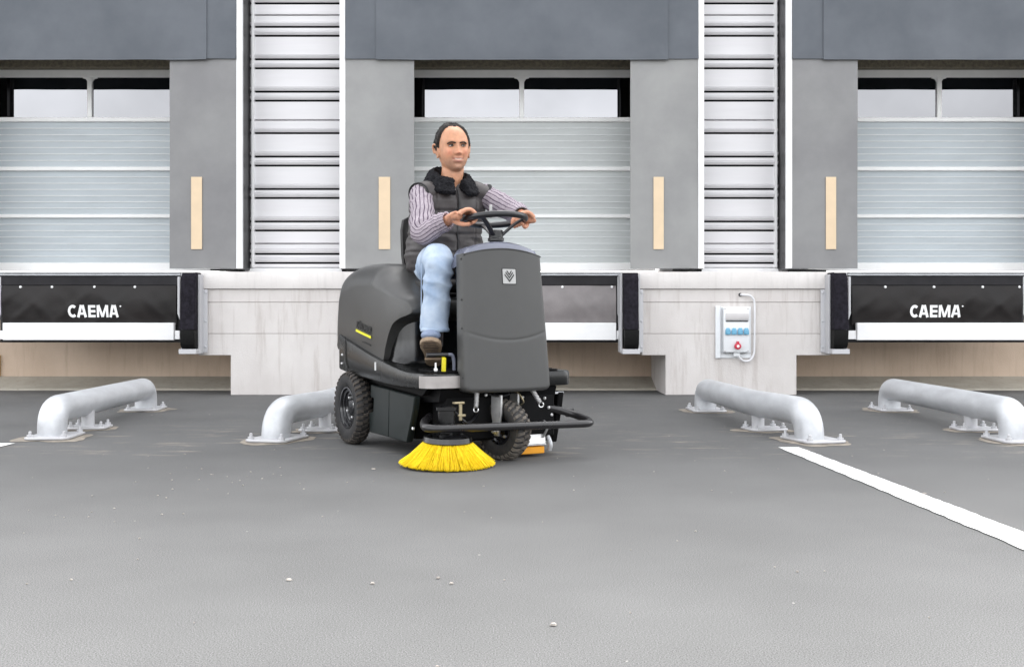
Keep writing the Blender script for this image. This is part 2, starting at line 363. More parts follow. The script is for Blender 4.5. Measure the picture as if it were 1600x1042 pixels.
# concrete piers between the docks: ledge slab, corbelled upper part with cast joints, stem
def pier(x0, x1, s0, s1):
    q = MB(); q.box(x0 - .03, x1 + .03, YP - .025, YD + .1, .990, 1.149, .008, 2); lg = build(q, 'dock_ledge', 'ledge_concrete', wh)
    b = MB(); b.box(x0, x1, YP, YR - .01, .866, .987, .004)
    b.box(x0, x1, YP, YR - .01, .573, .863, .004)
    b.prism([(x0, .571), (x1, .571), (x1, .371), (s1, .371), (s1, 0), (s0, 0), (s0, .371), (x0, .371)], YP + .001, YR - .012, 'y', .004, 1)
    o = build(b, 'concrete_pier', 'pier_concrete', wh); return o
pierL = pier(-2.93, -1.185, -2.63, -1.405)
pierR = pier(1.214, 2.978, 1.435, 2.66)

# ------------------------------------------------------------------ sectional doors
def door(dx, side, label):
    r = empty('sectional_door', (dx, YD, 1.185), label, 'door', 'sectional dock doors')
    x0, x1 = dx - 1.34, dx + 1.34
    p = 'door_panel' if side == 'centre' else 'door_panel_blue'
    def rail(name, a, b, z0, z1, y=-.028, bev=.004):
        m = MB(); m.box(a, b, YD + y, YD + .04, z0, z1, bev); return build(m, name, 'door_white', r)
    rail('top_rail', x0, x1, 3.135, 3.208); rail('rail', x0, x1, 2.690, 2.732)
    for z0, z1 in ((2.198, 2.236), (1.726, 1.760)): rail('rail', x0, x1, z0, z1)
    rail('bottom_rail', x0, x1, 1.192, 1.274)
    rail('mullion', dx - .024, dx + .024, 2.732, 3.135, -.026)
    for a, b in ((x0, dx - .024), (dx + .024, x1)):
        m = MB(); m.box(a, b, YD + .0, YD + .02, 2.732, 3.135); build(m, 'pane', 'window_glass', r)
        cz = 3.135
        for cx, sg in ((b, -1), (a, 1)):
            if abs(cx - dx) < .1:
                m = MB(); m.prism([(cx, cz), (cx + sg * .05, cz), (cx + sg * .05, cz - .008), (cx + sg * .02, cz - .016), (cx + sg * .008, cz - .032), (cx, cz - .05)], YD - .012, YD - .001, 'y'); build(m, 'corner_gusset', 'door_white', r)
    for z0, z1 in ((1.275, 1.725), (1.761, 2.197), (2.237, 2.689)):
        n = 7; h = (z1 - z0) / n; pr = [(YD, z0)]
        for i in range(n):
            a = z0 + h * i
            pr += [(YD + .0015, a + h * .5)]
        pr.append((YD, z1)); k = len(pr); m = MB()
        m.add([(x0, y, z) for y, z in pr] + [(x1, y, z) for y, z in pr], [(i, i + 1, k + i + 1, k + i) for i in range(k - 1)])
        o = build(m, 'door_section', p, r, sharp=20, fixn=False)
        for i in range(1, n):
            a = z0 + h * i; q = MB(); q.box(x0, x1, YD - .003, YD - .0005, a - .0045, a + .0045); build(q, 'ridge', 'door_ridge', o)
door(DOCKS[0][0], 'left', 'grey panelled overhead door with window strip, above the left lettered skirt')
door(DOCKS[1][0], 'centre', 'grey green panelled overhead door with window strip behind the seated driver')
door(DOCKS[2][0], 'right', 'grey panelled overhead door with window strip, above the right lettered skirt')

# ------------------------------------------------------------------ dock shelters
def shelter(xo0, xi0, xi1, xo1, seams, stripes, side, label, seed):
    cx = (xo0 + xo1) / 2
    r = empty('dock_shelter', (cx, YS, 1.185), label, 'dock shelter', 'dock shelters')
    ZT = 4.55
    wave = lambda s, a=.006: (lambda x, z: a * nz(x * 1.7 + s, z * 1.1, s) + a * .4 * nz(x * 6 + s, z * 3, s))
    # side curtains
    fab = 'side_fabric' if side != 'left' else 'side_fabric_dark'
    for i, (a, b) in enumerate(((xo0, xi0), (xi1, xo1))):
        m = MB(); m.sheet(a, b, 1.187, 3.26, YS, .012, 14, 40, wave(seed + i * 7, .008), lambda x: .006 * nz(x * 4, seed))
        build(m, 'side_curtain', 'side_fabric_dark' if (side == 'right' and i == 0) else fab, r)
        m = MB(); m.sheet(a + .02, b - .02, 1.2, 3.9, YS + .05, .06, 2, 2); build(m, 'foam_pad', 'black_fabric', r)
    # head curtain in three pieces, hanging just in front of the side curtains
    xs = [xo0] + list(seams) + [xo1]
    for i in range(3):
        a, b = xs[i], xs[i + 1]; mid = i == 1
        m = MB(); y = YS - (.030 if mid else .018)
        curl = (lambda x, z, a=a, b=b: .004 * nz(x * 2, z * 2, seed + 3) - .012 * max(0, (3.30 - z) / .15) ** 2 * (abs((x - a) / (b - a) - .5) * 2) ** 6)
        m.sheet(a + (0 if i == 0 else (-.012 if mid else .004)), b - (0 if i == 2 else (-.012 if mid else .004)), 3.155 + (.012 if not mid else 0), ZT, y, .009, 40 if mid else 10, 24, curl, lambda x: .004 * nz(x * 3, seed + 9))
        build(m, 'head_curtain', 'head_fabric', r)
    # guide stripes
    for a, b in stripes:
        m = MB(); y = YS - .012; m.box(a, b, y, y + .008, 1.368, 2.052, .002); build(m, 'guide_stripe', 'stripe', r)
    # white edge profiles, dark side covers, roof
    for sg, xe in ((-1, xo0), (1, xo1)):
        m = MB(); a, b = sorted((xe + sg * .001, xe + sg * .056)); m.box(a, b, YS - .01, YS + .035, 1.187, ZT, .003); build(m, 'edge_profile', 'white_profile', r)
        m = MB(); v = []; f = []; ny = 6; nzz = 60
        for j in range(nzz + 1):
            for i in range(ny + 1):
                y = YS + .036 + (YW + .02 - YS - .036) * i / ny; z = 1.18 + (ZT - 1.18) * j / nzz
                v.append((xe + sg * (.052 - .010 * math.sin(math.pi * i / ny) * (.5 + .8 * nz(z * 2.1, seed, sg)) + .004 * nz(z * 9, i)), y, z))
        k = ny + 1
        f = [(j * k + i, j * k + i + 1, j * k + k + i + 1, j * k + k + i) for j in range(nzz) for i in range(ny)]
        m.add(v, f); build(m, 'side_cover', 'side_cover', r, fixn=False)
        # loose black rubber flap under the lower corner
        m = MB(); v = []; a = xe - sg * .02; L = .30
        pts = [(a + sg * .06, YS - .02, 1.180), (a - sg * L * .5, YS - .03, 1.176), (a - sg * L, YS - .01, 1.172)] if side == 'right' and sg < 0 else [(a + sg * .07, YS + .1, 1.180), (a - sg * .05, YS - .01, 1.178), (a - sg * .22, YS - .012, 1.181)]
        hh = .05 if side == 'right' and sg < 0 else .022
        n = 12; P = smooth_path(pts, 6)
        rings = []
        for i, p in enumerate(P):
            t = i / (len(P) - 1); h = hh * (.75 + .3 * nz(t * 5, seed)) * (1 if t < .85 else 1 - (t - .85) * 2)
            rings.append([p + Vector((0, -.012, 0)), p + Vector((0, .03, .003)), p + Vector((0, .03, -h)), p + Vector((0, -.012, -h))])
        m.loft(rings); build(m, 'rubber_flap', 'black_rubber_low', r)
    m = MB(); m.box(xo0, xo1, YS + .01, YW + .05, ZT, ZT + .05); build(m, 'roof', 'black_fabric', r)
shelter(-5.95, -5.30, -3.242, -2.61, (-5.6, -2.897), [(-3.036, -2.933)], 'left', 'dark grey fabric dock shelter framing the door at the left edge', 11)
shelter(-1.576, -.927, 1.121, 1.762, (-1.273, 1.46), [(-1.261, -1.152), (1.339, 1.436)], 'centre', 'grey fabric dock shelter behind the driver, with both cream stripes showing', 23)
shelter(2.652, 3.273, 5.33, 5.98, (2.952, 5.66), [(2.97, 3.067)], 'right', 'grey fabric dock shelter framing the door at the right edge', 37)

# ------------------------------------------------------------------ dock levellers
def caema(pl, parent):
    """bold block capitals CAEMA, 0.495 x 0.115 m, each letter one flat mesh laid on the skirt"""
    H, t = .115, .028; pl0 = pl; pl = lambda x, y, z: pl0(x * .86, y, z)
    def bar(m, p, q, d, w=t):
        (x0, y0), (x1, y1) = p, q; L = math.hypot(x1 - x0, y1 - y0); nx, ny = -(y1 - y0) / L * w / 2, (x1 - x0) / L * w / 2; n = 6
        v = []
        for k in range(n + 1):
            s = k / n; x, y = x0 + (x1 - x0) * s, y0 + (y1 - y0) * s
            v += [pl(x + nx, y + ny, d), pl(x - nx, y - ny, d)]
        m.add(v, [(2 * k, 2 * k + 1, 2 * k + 3, 2 * k + 2) for k in range(n)])
    def hbar(m, x0, x1, y, d, w=.024): bar(m, (x0, y), (x1, y), d, w)
    def letC(m, x):
        v = []; n = 26; c = x + .052
        for k in range(n + 1):
            a = R(48 + 264 * k / n)
            for r in (1, .52): v.append(pl(c + .053 * math.cos(a) * (r if r == 1 else .47), .0595 * math.sin(a) * (r if r == 1 else .56), .002))
        m.add(v, [(2 * k, 2 * k + 1, 2 * k + 3, 2 * k + 2) for k in range(n)])
    def letA(m, x):
        h = H / 2; bar(m, (x + .014, -h), (x + .047, h), .0022); bar(m, (x + .096, -h), (x + .063, h), .0026); hbar(m, x + .028, x + .082, -.022, .0030, .021); hbar(m, x + .040, x + .070, h - .009, .0033, .018)
    def letE(m, x):
        h = H / 2; bar(m, (x + .013, -h), (x + .013, h), .0022)
        for y in (h - .012, 0, -h + .012): hbar(m, x + .013, x + .080, y, .0026)
    def letM(m, x):
        h = H / 2; bar(m, (x + .013, -h), (x + .013, h), .0022, .025); bar(m, (x + .115, -h), (x + .115, h), .0022, .025); bar(m, (x + .020, h), (x + .064, -h + .004), .0027, .024); bar(m, (x + .108, h), (x + .064, -h + .004), .0031, .024)
    for f_, x in ((letC, -.278), (letA, -.182), (letE, -.058), (letM, .036), (letA, .170)):
        m = MB(); f_(m, x); build(m, 'lettering', 'letter_white', parent, fixn=False)
def leveller(x0, x1, side, label, rivets, text_x=None):
    cx = (x0 + x1) / 2
    r = empty('dock_leveller', (cx, YS, .50), label, 'dock leveller', 'dock levellers')
    m = MB(); m.box(x0 - .04, x1 + .04, YS - .045, YD + .1, 1.142, 1.152, .002); m.box(x0 - .04, x1 + .04, YS - .03, YD + .1, 1.120, 1.136, .002); build(m, 'platform_edge', 'galvanised', r)
    m = MB(); m.box(x0 - .03, x1 + .03, YS - .01, YS + .04, 1.028, 1.119, .004); build(m, 'lip', 'leveller_black', r)
    s = cx * 3
    def fold(x, z):
        t = (1.03 - z) / .36; d = -.018 * math.sin(math.pi * min(1, max(0, t)))
        for q in rivets:
            for dr in (-1.1, .9, .25):
                u = (x - q) - dr * (1.02 - z); d -= .0045 * (1 + .9 * nz(q * 7, dr * 3)) * math.exp(-(u / (.05 + .02 * nz(q * 3, dr))) ** 2) * min(1, max(0, t * 2)) * (1 if dr != .25 else .5)
        return d + .014 * nz(x * 2.6 + z * 2 + s, z * 3 - x, s) + .004 * nz(x * 9, z * 9, s)
    m = MB(); m.sheet(x0, x1, .655, 1.026, YS - .004, .006, 70, 24, fold); sk = build(m, 'skirt', 'skirt_pvc_sheen' if side == 'centre' else 'skirt_pvc', r, sharp=60)
    for q in rivets:
        m = MB(); m.lathe([(.0, -.010), (.010, -.008), (.013, -.002), (.013, .004)], (q, YS - .008, 1.012), (0, 1, 0), 12); build(m, 'rivet', 'letter_white', sk)
    if text_x:
        def pl(x, y, z):
            X, Z = text_x + x, .783 + y; return (X, YS - .006 + fold(X, Z) - z, Z)
        caema(pl, sk)
        m = MB(); X, Z = text_x + .25, .83; m.lathe([(.001, 0), (.008, .001), (.008, .004)], (X + .004, YS - .007 + fold(X, Z), Z), (0, 1, 0), 10); build(m, 'lettering', 'letter_white', sk)
    m = MB(); m.box(x0 + .03, x1 - .005, YS - .075, YS - .02, .510, .674, .005); build(m, 'front_bar', 'bar_white', r)
    for a, b in ((x0 - .05, x0 + .026), (x1 - .001, x1 + .045)):
        m = MB(); m.box(a, b, YS - .06, YS - .02, .518, .60, .004); build(m, 'bar_end', 'bar_white', r)
    m = MB(); m.box(x0 - .05, x1 + .05, YS - .015, YS + .2, .488, .507); build(m, 'beam', 'leveller_black', r)
    m = MB(); m.box(x0 - .05, x1 + .05, YS + .05, YS + .06, .5, 1.03); build(m, 'back_plate', 'black_fabric', r)
    for sg, x in ((-1, x0), (1, x1)):
        m = MB(); a = x + sg * .012; m.prism([(a, .76), (a + sg * .022, .70), (a + sg * .022, 1.11), (a, 1.11)], YS - .02, YS + .02, 'y', .002, 1); build(m, 'side_plate', 'galvanised_pale', r)
leveller(-4.82, -3.175, 'left', 'black lettered skirt and white bar of the dock at the left edge', [-4.65, -4.352, -3.95, -3.568], -3.955)
leveller(-.83, .985, 'centre', 'pale brown skirt and white bar of the dock behind the sweeper', [-.45, -.05, .477, .945])
leveller(3.215, 4.82, 'right', 'black lettered skirt and white bar of the dock at the right edge', [3.532, 3.993, 4.454, 4.80], 4.0)

# ------------------------------------------------------------------ dock bumpers
def bumper(x, sg, label):
    """sg: which side the steel bracket to the pier lies on"""
    r = empty('dock_bumper', (x, YP, .38), label, 'dock bumper', 'dock bumpers')
    h = .068
    m = MB(); m.prism([(YP - .01, 1.139), (YB + .10, 1.139), (YB + .045, 1.08), (YB + .03, .70), (YB, .612), (YP - .01, .612)], x - h, x + h, 'x', .008, 2); build(m, 'rubber_block', 'black_rubber', r)
    m = MB(); m.prism([(YP - .01, .611), (YB, .611), (YB + .02, .47), (YB + .06, .437), (YP - .01, .437)], x - h + .003 + sg * .004, x + h - .003 + sg * .004, 'x', .006, 2); build(m, 'lower_block', 'black_rubber_low', r)
    b = x + sg * (h + .002)
    m = MB(); m.box(x - h - .012, x + h + .012, YB + .03, YP - .005, .388, .434, .004); m.box(b, b + sg * .022, YB + .12, YP - .003, .388, 1.12, .003); m.box(x - sg * (h + .002), x - sg * (h + .022), YB + .14, YP + .1, .40, 1.13, .003)
    m.box(b, b + sg * .062, YP - .024, YP - .027 - .008, .40, .985, .002); build(m, 'bracket', 'galvanised_pale', r)
    for z in (.45, .69, .955):
        m = MB(); m.lathe([(.010, 0), (.010, -.008), (.006, -.012)], (b + sg * .045, YP - .034, z), (0, 1, 0), 6); build(m, 'bolt', 'galvanised', r)
bumper(-2.968, 1, 'black rubber dock bumper beside the left lettered skirt')
bumper(-1.09, -1, 'black rubber dock bumper hidden behind the grey sweeper hood')
bumper(1.091, 1, 'black rubber dock bumper beside the pale brown skirt')
bumper(3.008, -1, 'black rubber dock bumper beside the right lettered skirt')

# ------------------------------------------------------------------ socket box on the right pier
sb = empty('socket_box', (2.08, YP, .42), 'pale outdoor socket box with four blue outlets and one red on the pier', 'socket box')
PX = lambda x: (x - 800) / 167.6
PZ = lambda y: CH - (y - 500) / 167.6
m = MB(); m.box(PX(1118), PX(1126), YP - .03, YP - .001, PZ(559.5), PZ(478), .003); m.box(PX(1126.5), PX(1174), YP - .012, YP - .001, PZ(559.5), PZ(553), .002); m.box(PX(1127), PX(1174), YP - .008, YP - .001, PZ(552), PZ(479), .002); build(m, 'back_plate', 'box_white', sb)
m = MB(); m.box(PX(1129), PX(1168.5), YP - .085, YP - .009, PZ(550), PZ(480.5), .006, 2); cs = build(m, 'case', 'box_white', sb)
m = MB(); m.box(PX(1131.5), PX(1167.5), YP - .098, YP - .086, PZ(500), PZ(489.5), .004, 2); build(m, 'cover', 'box_grey', sb)
m = MB(); m.box(PX(1132), PX(1167), YP - .091, YP - .086, PZ(502.6), PZ(501), .001); build(m, 'cover_hinge', 'dark_hole', sb)
for i in range(4):
    x = PX(1135 + i * 9.55); z = PZ(517.5)
    m = MB(); hw, hh = .0235, .031
    m.prism([(x - hw, z - hh), (x + hw, z - hh), (x + hw, z + .004), (x + hw * .6, z + hh), (x - hw * .6, z + hh), (x - hw, z + .004)], YP - .108, YP - .086, 'y', .004, 2); so = build(m, 'blue_socket', 'socket_blue', sb)
    m = MB(); m.lathe([(.017, 0), (.019, .004), (.019, .008)], (x, YP - .112, z - .008), (0, 1, 0), 16); build(m, 'socket_lid', 'socket_blue', so)
x, z = PX(1150), PZ(540.5)
m = MB(); m.lathe([(.020, 0), (.030, .003), (.030, .035)], (x, YP - .118, z), (0, 1, 0), 24); m.box(x - .012, x + .012, YP - .115, YP - .087, z + .018, z + .045, .003); rs = build(m, 'red_socket', 'socket_red', sb)
m = MB(); m.lathe([(.0005, 0), (.013, .001), (.013, .004)], (x, YP - .121, z), (0, 1, 0), 16); build(m, 'socket_mark', 'letter_white', rs)
for cx_, cz_ in ((1130.8, 482.5), (1166.5, 482.5), (1130.8, 548), (1166.5, 548)):
    m = MB(); m.lathe([(.001, 0), (.007, .001), (.007, .005)], (PX(cx_), YP - .090, PZ(cz_)), (0, 1, 0), 10); build(m, 'screw', 'box_grey', sb)
m = MB(); m.box(PX(1145), PX(1155), YP - .06, YP - .02, PZ(556.5), PZ(550.3), .003); build(m, 'cable_gland', 'box_white', sb)
cp = [(1158, 460.5, .0), (1160, 460.5, -.03), (1170, 461.5, -.035), (1176, 466, -.03), (1178.8, 475, -.02), (1179, 500, -.02), (1178.5, 540, -.02), (1177.5, 553, -.025), (1172, 562, -.03), (1164, 564, -.035), (1157, 561, -.04), (1153, 556, -.04)]
m = MB(); m.tube(smooth_path([(PX(a), YP + c - .008, PZ(b)) for a, b, c in cp], 6), .0095, 10); build(m, 'cable', 'cable_white', sb)
m = MB(); m.lathe([(.001, -.004), (.017, -.003), (.017, .01)], (PX(1157.5), YP - .002, PZ(460.5)), (0, 1, 0), 14); build(m, 'cable_hole', 'dark_hole', sb)

# ------------------------------------------------------------------ tyre guides
def guide(path, plates, label, strut, group='galvanised tyre guides'):
    """path: ground points of the rail from front to rear; plates: (x, y, rotation)"""
    f0 = path[0]
    r = empty('tyre_guide', (f0[0], f0[1], 0), label, 'tyre guide', group)
    za = .168; rad = .083
    P = [(path[0][0], path[0][1], .012)] + [(x, y, za) for x, y in path] + [(path[-1][0], path[-1][1], .012)]
    d0 = (Vector((*path[0], 0)) - Vector((*path[1], 0))).normalized()
    rr = {1: .155 if len(path) > 2 else .115, len(P) - 2: .11}
    for i in range(2, len(P) - 2): rr[i] = .10
    m = MB(); m.tube(round_path(P, rr, 10), rad, 28); build(m, 'pipe', 'galvanised', r, sharp=60)
    for i, (x, y, a) in enumerate(plates):
        hw, hd = (.128, .175) if i != 1 else (.125, .11)
        ca, sa = math.cos(a), math.sin(a); q = lambda u, v: (x + u * ca - v * sa, y + u * sa + v * ca)
        c = .03; poly = [q(-hw + c, -hd), q(hw - c, -hd), q(hw, -hd + c), q(hw, hd - c), q(hw - c, hd), q(-hw + c, hd), q(-hw, hd - c), q(-hw, -hd + c)]
        m = MB(); m.prism(poly, .006, .020, 'z', .003, 1); pl = build(m, 'base_plate', 'galvanised_pale', r)
        # raked sand and mortar round the plate
        m = MB(); v = [(x, y, .009)]; n = 40
        for k in range(n):
            t = 2 * math.pi * k / n; e = 1.34 + .45 * nz(math.cos(t) * 1.4 + x * 3, math.sin(t) * 1.4 + y, i) 
            ex = max(abs(math.cos(t)), abs(math.sin(t))) ** .35
            v.append((*q(hw * 1.12 * e * math.cos(t) / ex, hd * e * math.sin(t) / ex), .0022))
        m.add(v, [(0, 1 + k, 1 + (k + 1) % n) for k in range(n)]); build(m, 'mortar_bed', 'sand', r, fixn=False)
        for u in (-1, 1):
            for w_ in (-1, 1):
                bx, by = q(u * (hw - .032), w_ * (hd - .035))
                m = MB(); m.lathe([(.019, .020), (.019, .034), (.009, .035), (.009, .052), (.004, .055)], (bx, by, 0), (0, 0, 1), 8); build(m, 'bolt', 'galvanised_pale', pl)
    if strut:
        m = MB(); m.tube([(strut[0], strut[1], .015), (strut[0], strut[1], .12)], .040, 16); build(m, 'strut', 'galvanised_pale', r)
guide([(-2.725, 6.26), (-2.86, 8.25)], [(-2.715, 6.28, .08), (-2.72, 6.80, .08), (-2.85, 8.22, .08)], 'galvanised pipe tyre guide farthest left, under the left skirt', (-2.73, 6.80))
guide([(-1.37, 6.13), (-1.19, 6.80), (-1.13, 8.2)], [(-1.365, 6.15, -.25), (-1.20, 6.66, -.15), (-1.13, 8.18, -.04)], 'bent galvanised pipe tyre guide partly hidden by the sweeper rear wheel', (-1.19, 6.72))
guide([(1.715, 6.09), (1.55, 6.80), (1.49, 8.14)], [(1.735, 6.10, .25), (1.60, 6.70, .18), (1.49, 8.12, .04)], 'bent galvanised pipe tyre guide in front of the socket box pier', (1.57, 6.74))
guide([(2.90, 6.10), (2.93, 8.2)], [(2.90, 6.10, .0), (2.93, 6.70, .0), (2.93, 8.18, 0)], 'straight galvanised pipe tyre guide at the right edge', (2.91, 6.70))

# loose grit and a few leaf scraps on the asphalt
m = MB(); rg = random.Random(5)
def pebble(x, y, s):
    n = 6; h = s * rg.uniform(.12, .35); a = rg.uniform(0, 6)
    ring = lambda k, z: [Vector((x + s * k * rg.uniform(.8, 1.2) * math.cos(a + 6.283 * i / n), y + s * k * rg.uniform(.7, 1.1) * math.sin(a + 6.283 * i / n), z)) for i in range(n)]
    m.loft([ring(1, .002), ring(.8, .004 + h)])
for _ in range(150): pebble(rg.uniform(-4, 4), rg.uniform(2.1, 5.6) if rg.random() < .75 else rg.uniform(5.6, 9.6), rg.uniform(.0018, .0045))
for _ in range(30): pebble(rg.gauss(-1.25, .3), rg.gauss(4.5, .4), rg.uniform(.0025, .005))
for x, y, s in ((-.60, 2.84, .0085), (.095, 2.42, .008), (-.65, 4.95, .010), (1.66, 4.25, .010), (-.37, 2.80, .006), (-.16, 2.80, .006), (-.2, 2.86, .006)): pebble(x, y, s)
tag(build(m, 'grit', 'pebble'), 'pale grit and crumbs scattered over the asphalt', 'grit', kind='stuff')
lt = MB(); lt.box(-5.30, -5.275, YR - .03, YR - .002, .12, .34, .003); 
tag(build(lt, 'wooden_lath', 'rust'), 'ochre wooden lath upright against the recessed wall at the left edge', 'lath')
# ================================================================== THE SWEEPER (machine space: x forward, y to the driver's left, z up)
TH = R(29)
MO = (-.044, 5.276, 0)
sw = empty('ride_on_sweeper', MO, 'dark grey ride-on sweeper with yellow side brush and black bumper bar', 'sweeper', rz=TH - R(90))
def part(m, name, mt, parent=None, sharp=35, fixn=True):
    return build(m, name, mt, parent or sw, local=True, sharp=sharp, fixn=fixn)
mat('hood_grey', (.048, .048, .047), .33, var=.10, vs_=3, bump=.04, bs=500, spec=.4)
mat('panel_grey', (.057, .057, .056), .40, var=.07, vs_=4, bump=.05, bs=500, spec=.4)
mat('cap_blue_grey', (.15, .16, .21), .25, var=.05, vs_=4, spec=.8)  # the sky's blue reflection on the cap is put into this colour
mat('gloss_black', (.004, .004, .0045), .2, var=.3, vs_=5, spec=.6)
mat('deck_black', (.007, .0075, .0075), .25, var=.2, vs_=4, spec=.45, bump=.03, bs=300)
mat('skirt_green_black', (.014, .019, .019), .4, vs_=7, c2=(.008, .012, .0115), spec=.35, bump=.03, bs=200)
mat('chassis_black', (.0025, .0025, .003), .6, var=.3, vs_=10, spec=.15)
mat('step_steel', (.46, .43, .42), .42, metal=.85, vs_=8, c2=(.36, .34, .33), st=(1, 1, 1))
mat('tyre_rubber', (.012, .012, .014), .7, vs_=25, c2=(.026, .024, .023), bump=.2, bs=120)
mat('tyre_dusty', (.075, .063, .053), .9, vs_=25, c2=(.02, .018, .017), bump=.2, bs=120)
mat('tyre_pale_dust', (.15, .13, .11), .9, vs_=25, c2=(.05, .045, .04), bump=.2, bs=120)
mat('rim_black', (.006, .006, .008), .18, var=.2, vs_=8, spec=.8)
mat('bright_steel', (.72, .72, .72), .3, metal=.9, var=.12, vs_=20)
mat('zinc_yellow', (.40, .34, .22), .35, metal=.7, var=.15, vs_=20)
mat('brush_yellow', (.93, .70, .008), .5, vs_=90, c2=(.80, .55, .004), spec=.3)
mat('orange_plastic', (.85, .36, .02), .4, var=.06)
mat('seat_black', (.008, .007, .007), .5, var=.2, vs_=20, bump=.2, bs=150)
mat('bumper_black', (.014, .013, .014), .28, var=.15, vs_=10, spec=.6)
mat('wheel_black', (.006, .006, .008), .32, var=.2, vs_=20, spec=.6)
mat('decal_black', (.012, .012, .012), .5)
mat('decal_yellow', (.80, .76, .02), .45, var=.02)
mat('decal_grey', (.40, .40, .395), .45, var=.03)
mat('pedal_yellow', (.72, .62, .01), .4, var=.05)
mat('seam_dark', (.03, .03, .03), .6)

# --- hood: side outline (x, z) pillowed across y
def pillow(out, W, Rr, wts, steps=9, n_each=8):
    P = [Vector((a, 0, b)) for a, b in out]; n = len(P); C = []; Wt = []
    for i in range(n):
        a, b, c, d = P[i - 1], P[i], P[(i + 1) % n], P[(i + 2) % n]
        for k in range(n_each):
            t = k / n_each; C.append(.5 * ((2 * b) + (-a + c) * t + (2 * a - 5 * b + 4 * c - d) * t * t + (-a + 3 * b - 3 * c + d) * t ** 3)); Wt.append(wts[i] * (1 - t) + wts[(i + 1) % n] * t)
    N = len(C); nor = []
    for i in range(N):
        t = C[(i + 1) % N] - C[i - 1]; nor.append(Vector((t.z, 0, -t.x)).normalized())
    ar = sum(C[i].x * C[(i + 1) % N].z - C[(i + 1) % N].x * C[i].z for i in range(N))
    s = -1 if ar > 0 else 1
    rings = []
    for j in range(-steps, steps + 1):
        ph = math.pi / 2 * j / steps; y = (W - Rr) * (1 if j > 0 else -1 if j < 0 else 0) + Rr * math.sin(ph)
        ins = Rr * (1 - math.cos(ph))
        rings.append([C[i] + nor[i] * (s * ins * Wt[i]) + Vector((0, y, 0)) for i in range(N)])
    return rings
HO = [(-1.30, .50), (-1.365, .60), (-1.375, .75), (-1.355, .88), (-1.27, .975), (-1.10, 1.012), (-.90, 1.016), (-.74, 1.005), (-.655, .955), (-.57, .905), (-.46, .860), (-.36, .820), (-.325, .775), (-.335, .735), (-.38, .722), (-.43, .708), (-.485, .680), (-.525, .63), (-.56, .56), (-.605, .475), (-.75, .47), (-1.0, .47)]
HW = [.3, .6, .8, 1, 1, 1, 1, 1, .8, .5, .35, .25, .2, .05, .0, .0, .0, .0, .0, .0, .0, .1]
rg_h = pillow(HO, .405, .13, HW)
for r_ in rg_h:
    for p in r_: t_ = min(1, max(0, (p.x + .62) / .30)); p.y *= 1 - .16 * t_ * t_
m = MB(); m.loft(rg_h); hood = part(m, 'hood', 'hood_grey', sharp=50)
# seam line on the hood top, small black latch
m = MB(); m.tube(smooth_path([(-1.0, -.30, 1.000), (-.86, -.29, 1.003), (-.76, -.285, .995), (-.70, -.29, .965)], 6), .003, 6); part(m, 'seam', 'seam_dark', hood)
# lettering on the hood side (machine's right side faces -y)
def side(cx, cz, rot=0.):
    ca, sa = math.cos(rot), math.sin(rot)
    return lambda x, y, z: (cx + x * ca - y * sa, -.4065 - z, cz + x * sa + y * ca)
text('KÄRCHER', .052, 'decal_black', hood, side(-.865, .662, -.16), bold=.0015, depth=.001, local=True, width=.225)
for (x0, x1, z0, z1, mt) in ((-.115, .115, -.045, -.032, 'decal_yellow'), (-.01, .115, -.086, -.081, 'decal_black')):
    pl = side(-.865, .662, -.16); m = MB(); q = [pl(a, b, d) for d in (-.001, .0022) for a, b in ((x0, z0), (x1, z0), (x1, z1), (x0, z1))]
    m.add(q, [(0, 1, 2, 3), (4, 5, 6, 7), (0, 1, 5, 4), (1, 2, 6, 5), (2, 3, 7, 6), (3, 0, 4, 7)]); part(m, 'decal_stripe', mt, hood)

# --- deck and rear fenders: one black band round the plan outline, rising to the rear
def deck_outline(inset=0.):
    pts = []
    W, xf, xr = .425 - inset, 0. - inset, -1.355 + inset
    def arc(cx, cy, r, a0, a1, n=8): return [(cx + r * math.cos(R(a0 + (a1 - a0) * k / n)), cy + r * math.sin(R(a0 + (a1 - a0) * k / n))) for k in range(n + 1)]
    pts += arc(xf - .07, -W + .075, .07, -78, 0); pts += arc(xf - .07, W - .075, .07, 0, 78)
    L = [(x, W + .012 * math.sin(math.pi * (x - xr) / (xf - xr)) - .008) for x in np.linspace(xf - .12, xr + .22, 16)]
    pts += L; pts += arc(xr + .14, W - .15, .14, 88, 180); pts += arc(xr + .14, -W + .15, .14, 180, 272)
    pts += [(x, -y) for x, y in L[::-1]]
    return pts
def zt(x): return .440 + .185 * (max(0, -.22 - x) / 1.05) ** 1.25
def zb(x): return .365 + .05 * (max(0, -.35 - x) / .9) ** 1.3
base = deck_outline(); rings = []
for ins, which in ((.05, 'b'), (.004, 'b'), (0, 'b2'), (0, 't2'), (.004, 't1'), (.012, 't'), (.05, 't'), (.12, 't')):
    rg_ = []
    for x, y in deck_outline(ins):
        z = {'b': zb(x), 'b2': zb(x) + .006, 't2': zt(x) - .012, 't1': zt(x) - .003, 't': zt(x)}[which]
        rg_.append(Vector((x, y, z)))
    rings.append(rg_)
m = MB(); m.loft(rings); deck = part(m, 'deck', 'deck_black', sharp=40)
# steel kick plate on the front edge right of the driver's foot
m = MB(); v = []; f = []; pts = [(-.068, -.4285), (-.040, -.423), (-.017, -.409), (-.0015, -.386), (.004, -.35), (.004, -.19)]
for x, y in pts: v += [(x, y, .369), (x, y, .428)]
m.add(v, [(2 * i, 2 * i + 2, 2 * i + 3, 2 * i + 1) for i in range(len(pts) - 1)]); part(m, 'kick_plate', 'step_steel', deck, fixn=False)
